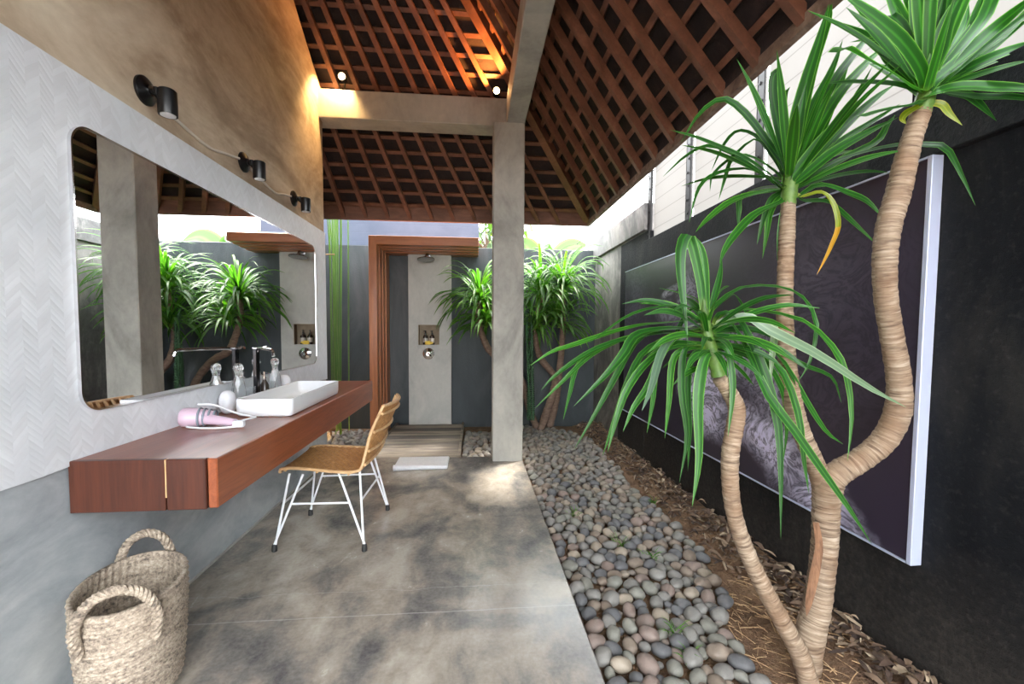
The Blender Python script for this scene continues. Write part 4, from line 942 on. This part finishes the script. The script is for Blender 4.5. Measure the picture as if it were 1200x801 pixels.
def back_plant(label, trunks, crowns, seed):
    x, y, Y = trunks[0][0][0], trunks[0][0][1], trunks[0][0][3]
    t_ = thing('dracaena', label, 'plant', atY(x, y, Y), 'dracaenas in the back corner')
    for tk in trunks:
        P3, rd = px_tube(tk, 40, .05); q = MB(); q.tube(P3, rd, 10); q.build('trunk', 'bark_dark', t_, sharp=180)
    for (cx_, cy_, Y_, n, L) in crowns:
        q = MB(); crown_leaves(q, atY(cx_, cy_, Y_), n, L, .034, seed); seed += 1; q.build('crown', 'leaf_far', t_, sharp=60)
back_plant('bushy dracaena leaning left behind the concrete column', [[(630, 503, 4.5, 5.50), (620, 478, 4, 5.48), (611, 445, 4, 5.46), (592, 422, 4, 5.44), (575, 412, 4, 5.42), (566, 395, 3.7, 5.4), (560, 372, 3.4, 5.4), (562, 345, 3, 5.4)]], [(562, 345, 5.4, 110, .66), (570, 372, 5.35, 60, .55)], 11)
back_plant('bushy dracaena with bent trunk just right of the concrete column', [[(633, 504, 4.5, 5.45), (641, 482, 5, 5.44), (650, 452, 4.5, 5.42), (648, 438, 4, 5.42), (634, 420, 4, 5.4), (628, 398, 3.6, 5.38), (630, 372, 3.2, 5.36), (634, 348, 3, 5.36)]], [(634, 338, 5.36, 110, .66), (628, 375, 5.3, 60, .55)], 21)
back_plant('bushy dracaena nearest the corner of the garden walls', [[(644, 500, 4.5, 5.50), (651, 470, 4.5, 5.48), (656, 430, 4, 5.46), (659, 395, 3.6, 5.42), (660, 365, 3.2, 5.4), (658, 338, 3, 5.38)]], [(660, 328, 5.38, 120, .70), (655, 372, 5.3, 60, .55)], 31)

# spiny cactus-like stems between them
t_ = thing('cactus', 'slender toothed cactus stems standing right of the column', 'plant', atY(620, 490, 5.3))
for k, (xa, xb, top) in enumerate(((622, 617, 366), (625, 623, 372), (619, 621, 405))):
    q = MB(); P = catmull([atY(xa, 492, 5.25+.05*k), atY((xa+xb)/2, 440, 5.25+.05*k), atY(xb, top, 5.25+.05*k)], 40); q.tube(P, .014, 6)
    for i, p in enumerate(P[1:]):
        for a in (0, PI/2, PI, 1.5*PI):
            d = Vector((math.cos(a+.4), math.sin(a+.4), .35)); q.lathe(p, d, [(.009, .008), (.006, .02), (.001, .032)], 5)
    q.build('stem', 'cactus', t_)

# tall reeds beyond the end of the left wall
t_ = thing('reed_clump', 'tall pale-green reed stalks beyond the end of the left wall', 'plant', (-1.6, 5.3, GZ))
r_ = random.Random(4)
for k in range(9):
    xb = r_.uniform(388, 411); yb = 5.22+r_.random()*.4; lean = r_.uniform(-18, 2)
    q = MB(); b_ = atY(xb, 516, yb); b_.z = GZ; p1 = atY(xb+lean*.4, 400, yb); p2 = atY(xb+lean, 255-r_.random()*30, yb); p3 = p2+Vector((lean*.012, -.05, .35))
    q.leaf([b_, p1, p2, p3], r_.uniform(.014, .032), (1, 1), 12, .3, .3); q.build('stalk', 'stalk', t_, sharp=60)
q = MB(); q.tube([atY(381, 298, 5.2), atY(392, 298, 5.2)], .008, 6); q.build('cross_twig', 'straw', t_)

# garden spot lamp on the pebbles by the counter's far end
p = atZ(388, 513, -.05); t_ = thing('garden_lamp', 'small glowing garden spot lamp on pebbles beyond the wall end', 'lamp', (p.x, p.y, -.05))
q = MB(); q.tube([(p.x, p.y, -.08), (p.x, p.y, .03)], .008, 8); q.lathe((p.x-.0, p.y, .07), (.9, .3, -.15), [(.03, -.05), (.036, -.045), (.036, .05), (.032, .052)], 16); q.build('housing', 'brass', t_)
q = MB(); q.lathe((p.x-.05, p.y-.017, .078), (-.9, -.3, .15), [(.03, 0), (.028, .006), (.01, .012)], 16); q.build('lens', 'glow', t_)
ld = bpy.data.lights.new('garden_light', 'POINT'); lo_ = bpy.data.objects.new('garden_light', ld); COL.objects.link(lo_); lo_.parent = t_; lo_.location = Vector((p.x-.10, p.y-.02, .12))-Vector(t_.location); ld.energy = .5; ld.color = (1, .6, .2); ld.shadow_soft_size = .03

# plants and trees beyond the back wall
def banana(x, Y, z0, h, label, seed, n=5):
    t_ = thing('banana_plant', label, 'plant', (x, Y, -.5)); r_ = random.Random(seed)
    q = MB(); q.tube([(x, Y, -.5), (x+.03, Y, z0*.6), (x, Y, z0)], [.11, .09, .06], 12); q.build('stem', 'stem_green', t_)
    q = MB()
    for k in range(n):
        az = 2*PI*k/n+r_.random()*.5; L = h*r_.uniform(.8, 1.1); d = Vector((math.cos(az)*.45, math.sin(az)*.3, 1)).normalized()
        q.leaf([(x, Y, z0-.1), Vector((x, Y, z0))+d*L*.45, Vector((x, Y, z0))+d*L*.8+Vector((math.cos(az)*.15, 0, -.02)), Vector((x, Y, z0))+d*L+Vector((math.cos(az)*.4, math.sin(az)*.1, -.25*L))], .42, (.8, .8), 14, .2, .45)
    q.build('fronds', 'banana', t_, sharp=60)
banana(1.25, 7.6, 1.95, 1.15, 'pale green banana plant beyond the back wall', 3, 3)
def tree(x, Y, zc, r, label, seed, n=260):
    t_ = thing('tree', label, 'tree', (x, Y, -.5), 'trees beyond the back wall'); r_ = random.Random(seed)
    q = MB(); q.tube([(x, Y, -.5), (x+.1, Y, zc*.5), (x, Y, zc)], [.12, .1, .05], 10)
    for k in range(6):
        a = k*1.05; q.tube([(x, Y, zc-.4), (x+r*.6*math.cos(a), Y+r*.5*math.sin(a), zc+.3*math.sin(k))], [.035, .012], 6)
    q.build('trunk', 'bark_dark', t_)
    q = MB()
    for k in range(n):
        d = Vector((r_.gauss(0, 1), r_.gauss(0, 1), r_.gauss(0, 1))).normalized()*r*(r_.random()**.45)
        p = Vector((x, Y, zc))+Vector((d.x, d.y, d.z*.8)); e = Vector((r_.uniform(-1, 1), r_.uniform(-1, 1), r_.uniform(-.9, .3))).normalized()*.24
        q.leaf([p, p+e*.5, p+e+Vector((0, 0, -.05))], .085, (.3, .5), 5, .2, .45)
    q.build('crown', 'tree', t_, sharp=60)
tree(.25, 8.2, 3.1, .85, 'light green tree beyond the back wall, left of the column', 5)
tree(.80, 9.2, 2.9, .45, 'light green tree beyond the back wall, right of the column', 6)
tree(-2.3, 8.6, 3.3, .9, 'light green tree behind the reeds', 8)

# ------------------------------------------------------------------ pebbles
def inbed(x, y):
    if .50 < x < 1.6 and 1.05 < y < 5.66:
        pts = [(1.0, 1.02), (1.4, 1.06), (1.72, 1.09), (1.98, 1.25), (2.4, 1.34), (2.9, 1.32), (3.6, 1.30), (4.9, 1.38), (5.3, 1.2), (5.7, .8)]
        for (ya, xa), (yb, xb) in zip(pts, pts[1:]):
            if ya <= y <= yb: return x < xa+(xb-xa)*(y-ya)/(yb-ya)+.05*mnoise.noise((x*3, y*3, 5))
        return False
    if -.10 < x < .5 and 4.24 < y < 5.62: return (x < .15 or y > 4.33) and y < 5.35+.2*mnoise.noise((x*4, y, 2))
    if -1.9 < x < -1.07 and 4.24 < y < 5.5: return True
    return False
PV = []; PF = []
for k in range(5):                                       # pebble shapes
    import bmesh
    bm = bmesh.new(); bmesh.ops.create_icosphere(bm, subdivisions=3 if k < 4 else 2, radius=1)
    for v in bm.verts:
        nn = mnoise.noise(v.co*1.1+Vector((k*7.3, 0, 0))); v.co *= 1+.16*nn
    bm.normal_update()
    PV.append(np.array([v.co[:] for v in bm.verts])); PF.append([tuple(v.index for v in f.verts) for f in bm.faces]); bm.free()
rp = random.Random(99); placed = []; cells = {}
def ok(x, y, r):
    ci, cj = int(x/.08), int(y/.08)
    for i in range(ci-1, ci+2):
        for j in range(cj-1, cj+2):
            for (x2, y2, r2) in cells.get((i, j), ()):
                if (x-x2)**2+(y-y2)**2 < ((r+r2)*.90)**2: return False
    return True
for rmin, tries in ((.036, 5000), (.030, 14000), (.025, 22000), (.018, 16000)):
    for _ in range(tries):
        reg = rp.random()
        if reg < .78: x, y = rp.uniform(.5, 1.6), 1.05+4.6*rp.random()
        elif reg < .88: x, y = rp.uniform(-.10, .5), rp.uniform(4.24, 5.62)
        else: x, y = rp.uniform(-1.9, -1.07), rp.uniform(4.24, 5.5)
        if not inbed(x, y): continue
        r = rmin*rp.uniform(.92, 1.12)
        if x < 0.5 and -.5 < x and .10 < x and y < 4.33: continue
        if ok(x, y, r): placed.append((x, y, r)); cells.setdefault((int(x/.08), int(y/.08)), []).append((x, y, r))
big = atZ(844, 717, -.03)
items = []
for (x, y, r) in placed:
    px, py, d = proj((x, y, -.04)); vis = -20 < px < 1220 and py < 830 and not (577 < px < 612 and y > 4)
    items.append((r/d if vis else -1, x, y, r))
items.sort(reverse=True)
def peb_xf(x, y, r):
    a, b, c = r*rp.uniform(1.08, 1.32), r*rp.uniform(.86, 1.0), r*rp.uniform(.66, .85)
    g_ = gz(x, y) if x > .46 else GZ
    return Vector((x, y, g_+c*.82+.008*rp.random())), Quaternion((0, 0, 1), rp.uniform(0, PI)) @ Quaternion((1, 0, 0), rp.uniform(-.3, .3)) @ Quaternion((0, 1, 0), rp.uniform(-.3, .3)), (a, b, c)
meshes = {}
def pebmesh(shape, mi):
    if (shape, mi) not in meshes:
        me = bpy.data.meshes.new('pebble'); me.from_pydata(PV[shape].tolist(), [], PF[shape]); me.materials.append(M['peb%d' % mi]); me.shade_smooth(); meshes[(shape, mi)] = me
    return meshes[(shape, mi)]
PW = [.24, .26, .16, .12, .13, .09]
for k, (_, x, y, r) in enumerate(items[:299]):
    loc, rot, sca = peb_xf(x, y, r); mi = rp.choices(range(6), PW)[0]
    o = bpy.data.objects.new('pebble', pebmesh(k % 4, mi)); COL.objects.link(o); o.location = loc; o.rotation_mode = 'QUATERNION'; o.rotation_quaternion = rot; o.scale = sca
    nm = PEB[mi][0]
    tag(o, 'smooth %s river pebble in the bed beside the concrete floor' % nm, 'pebble', '%s pebbles beside the floor' % nm)
o = bpy.data.objects.new('pebble', pebmesh(1, 1)); COL.objects.link(o); o.location = (big.x, big.y, gz(big.x, big.y)+.03); o.scale = (.043, .038, .036); o.rotation_euler = (.1, .2, .6)
tag(o, 'large grey pebble lying alone on the bare soil near the trunks', 'pebble')
vs = []; fs = []
base = PV[4]
for (_, x, y, r) in items[299:]:
    loc, rot, sca = peb_xf(x, y, r); o_ = len(vs); m3 = np.array(rot.to_matrix()) @ np.diag(sca)
    vs += (base @ m3.T+np.array(loc)).tolist(); fs += [tuple(i+o_ for i in f) for f in PF[4]]
me = bpy.data.meshes.new('pebbles'); me.from_pydata(vs, [], fs); me.materials.append(M['peb_mixed']); me.shade_smooth()
o = bpy.data.objects.new('pebbles', me); COL.objects.link(o); tag(o, 'grey and brown river pebbles filling the far garden beds', 'pebbles', kind='stuff')

# ------------------------------------------------------------------ litter, straw, tufts
rl = random.Random(5); q = MB()
for k in range(1100):
    y = 1.2+4.5*rl.random()**1.1; edge = 1.36 if y > 2.1 else 1.47
    x = edge+(1.62-edge)*rl.random()**.7; z = gz(x, y)+rl.uniform(.004, .03)+max(0, x-1.5)*.25
    a = rl.uniform(0, 2*PI); L = rl.uniform(.03, .085); d = Vector((math.cos(a), math.sin(a), rl.uniform(-.15, .3))); p = Vector((x, y, z))
    e = p+d*L; e.x = min(e.x, 1.635)
    q.leaf([p, p.lerp(e, .5)+Vector((0, 0, rl.uniform(-.005, .02))), e], L*rl.uniform(.22, .5), (0, .1), 5, rl.uniform(-.6, .9), .5)
tag(q.build('leaf_litter', 'litter'), 'brown dry leaves heaped along the foot of the black wall', 'leaf litter', kind='stuff')
q = MB()
for k in range(260):
    x, y = rl.uniform(1.04, 1.6), rl.uniform(1.2, 2.05)
    if inbed(x-.03, y): continue
    a = rl.gauss(2.3, .7); L = rl.uniform(.03, .10); z = gz(x, y)+rl.uniform(.003, .014)
    q.tube([(x, y, z), (x+L*.5*math.cos(a), y+L*.5*math.sin(a), z+.006*rl.random()), (x+L*math.cos(a), y+L*math.sin(a), z+rl.uniform(-.003, .006))], rl.uniform(.0008, .0022), 4)
tag(q.build('straw', 'straw'), 'dry straw scattered over the soil round the trunk bases', 'straw', kind='stuff')
for i, (px, py, lb) in enumerate(((790, 745, 'grass tuft among the pebbles nearest the viewer'), (762, 655, 'grass tuft among pebbles halfway along the bed'), (725, 640, 'grass tuft left of the halfway tuft'), (672, 605, 'grass tuft close to the concrete floor edge'), (765, 590, 'grass tuft at the foot of the poster wall'), (808, 775, 'grass tuft beside the lowest pebbles'))):
    p = atZ(px, py, -.05); q = MB()
    for k in range(16):
        a = rl.uniform(0, 2*PI); L = rl.uniform(.04, .10); d = Vector((math.cos(a)*.6, math.sin(a)*.6, 1))
        b_ = p+Vector((rl.uniform(-.025, .025), rl.uniform(-.025, .025), -.01)); q.leaf([b_, b_+d*L*.6, b_+d*L+Vector((d.x*.03, d.y*.03, -.02))], .0035, (.5, .5), 5, .1, .3)
    tag(q.build('grass_tuft', 'leaf_far'), lb, 'grass')
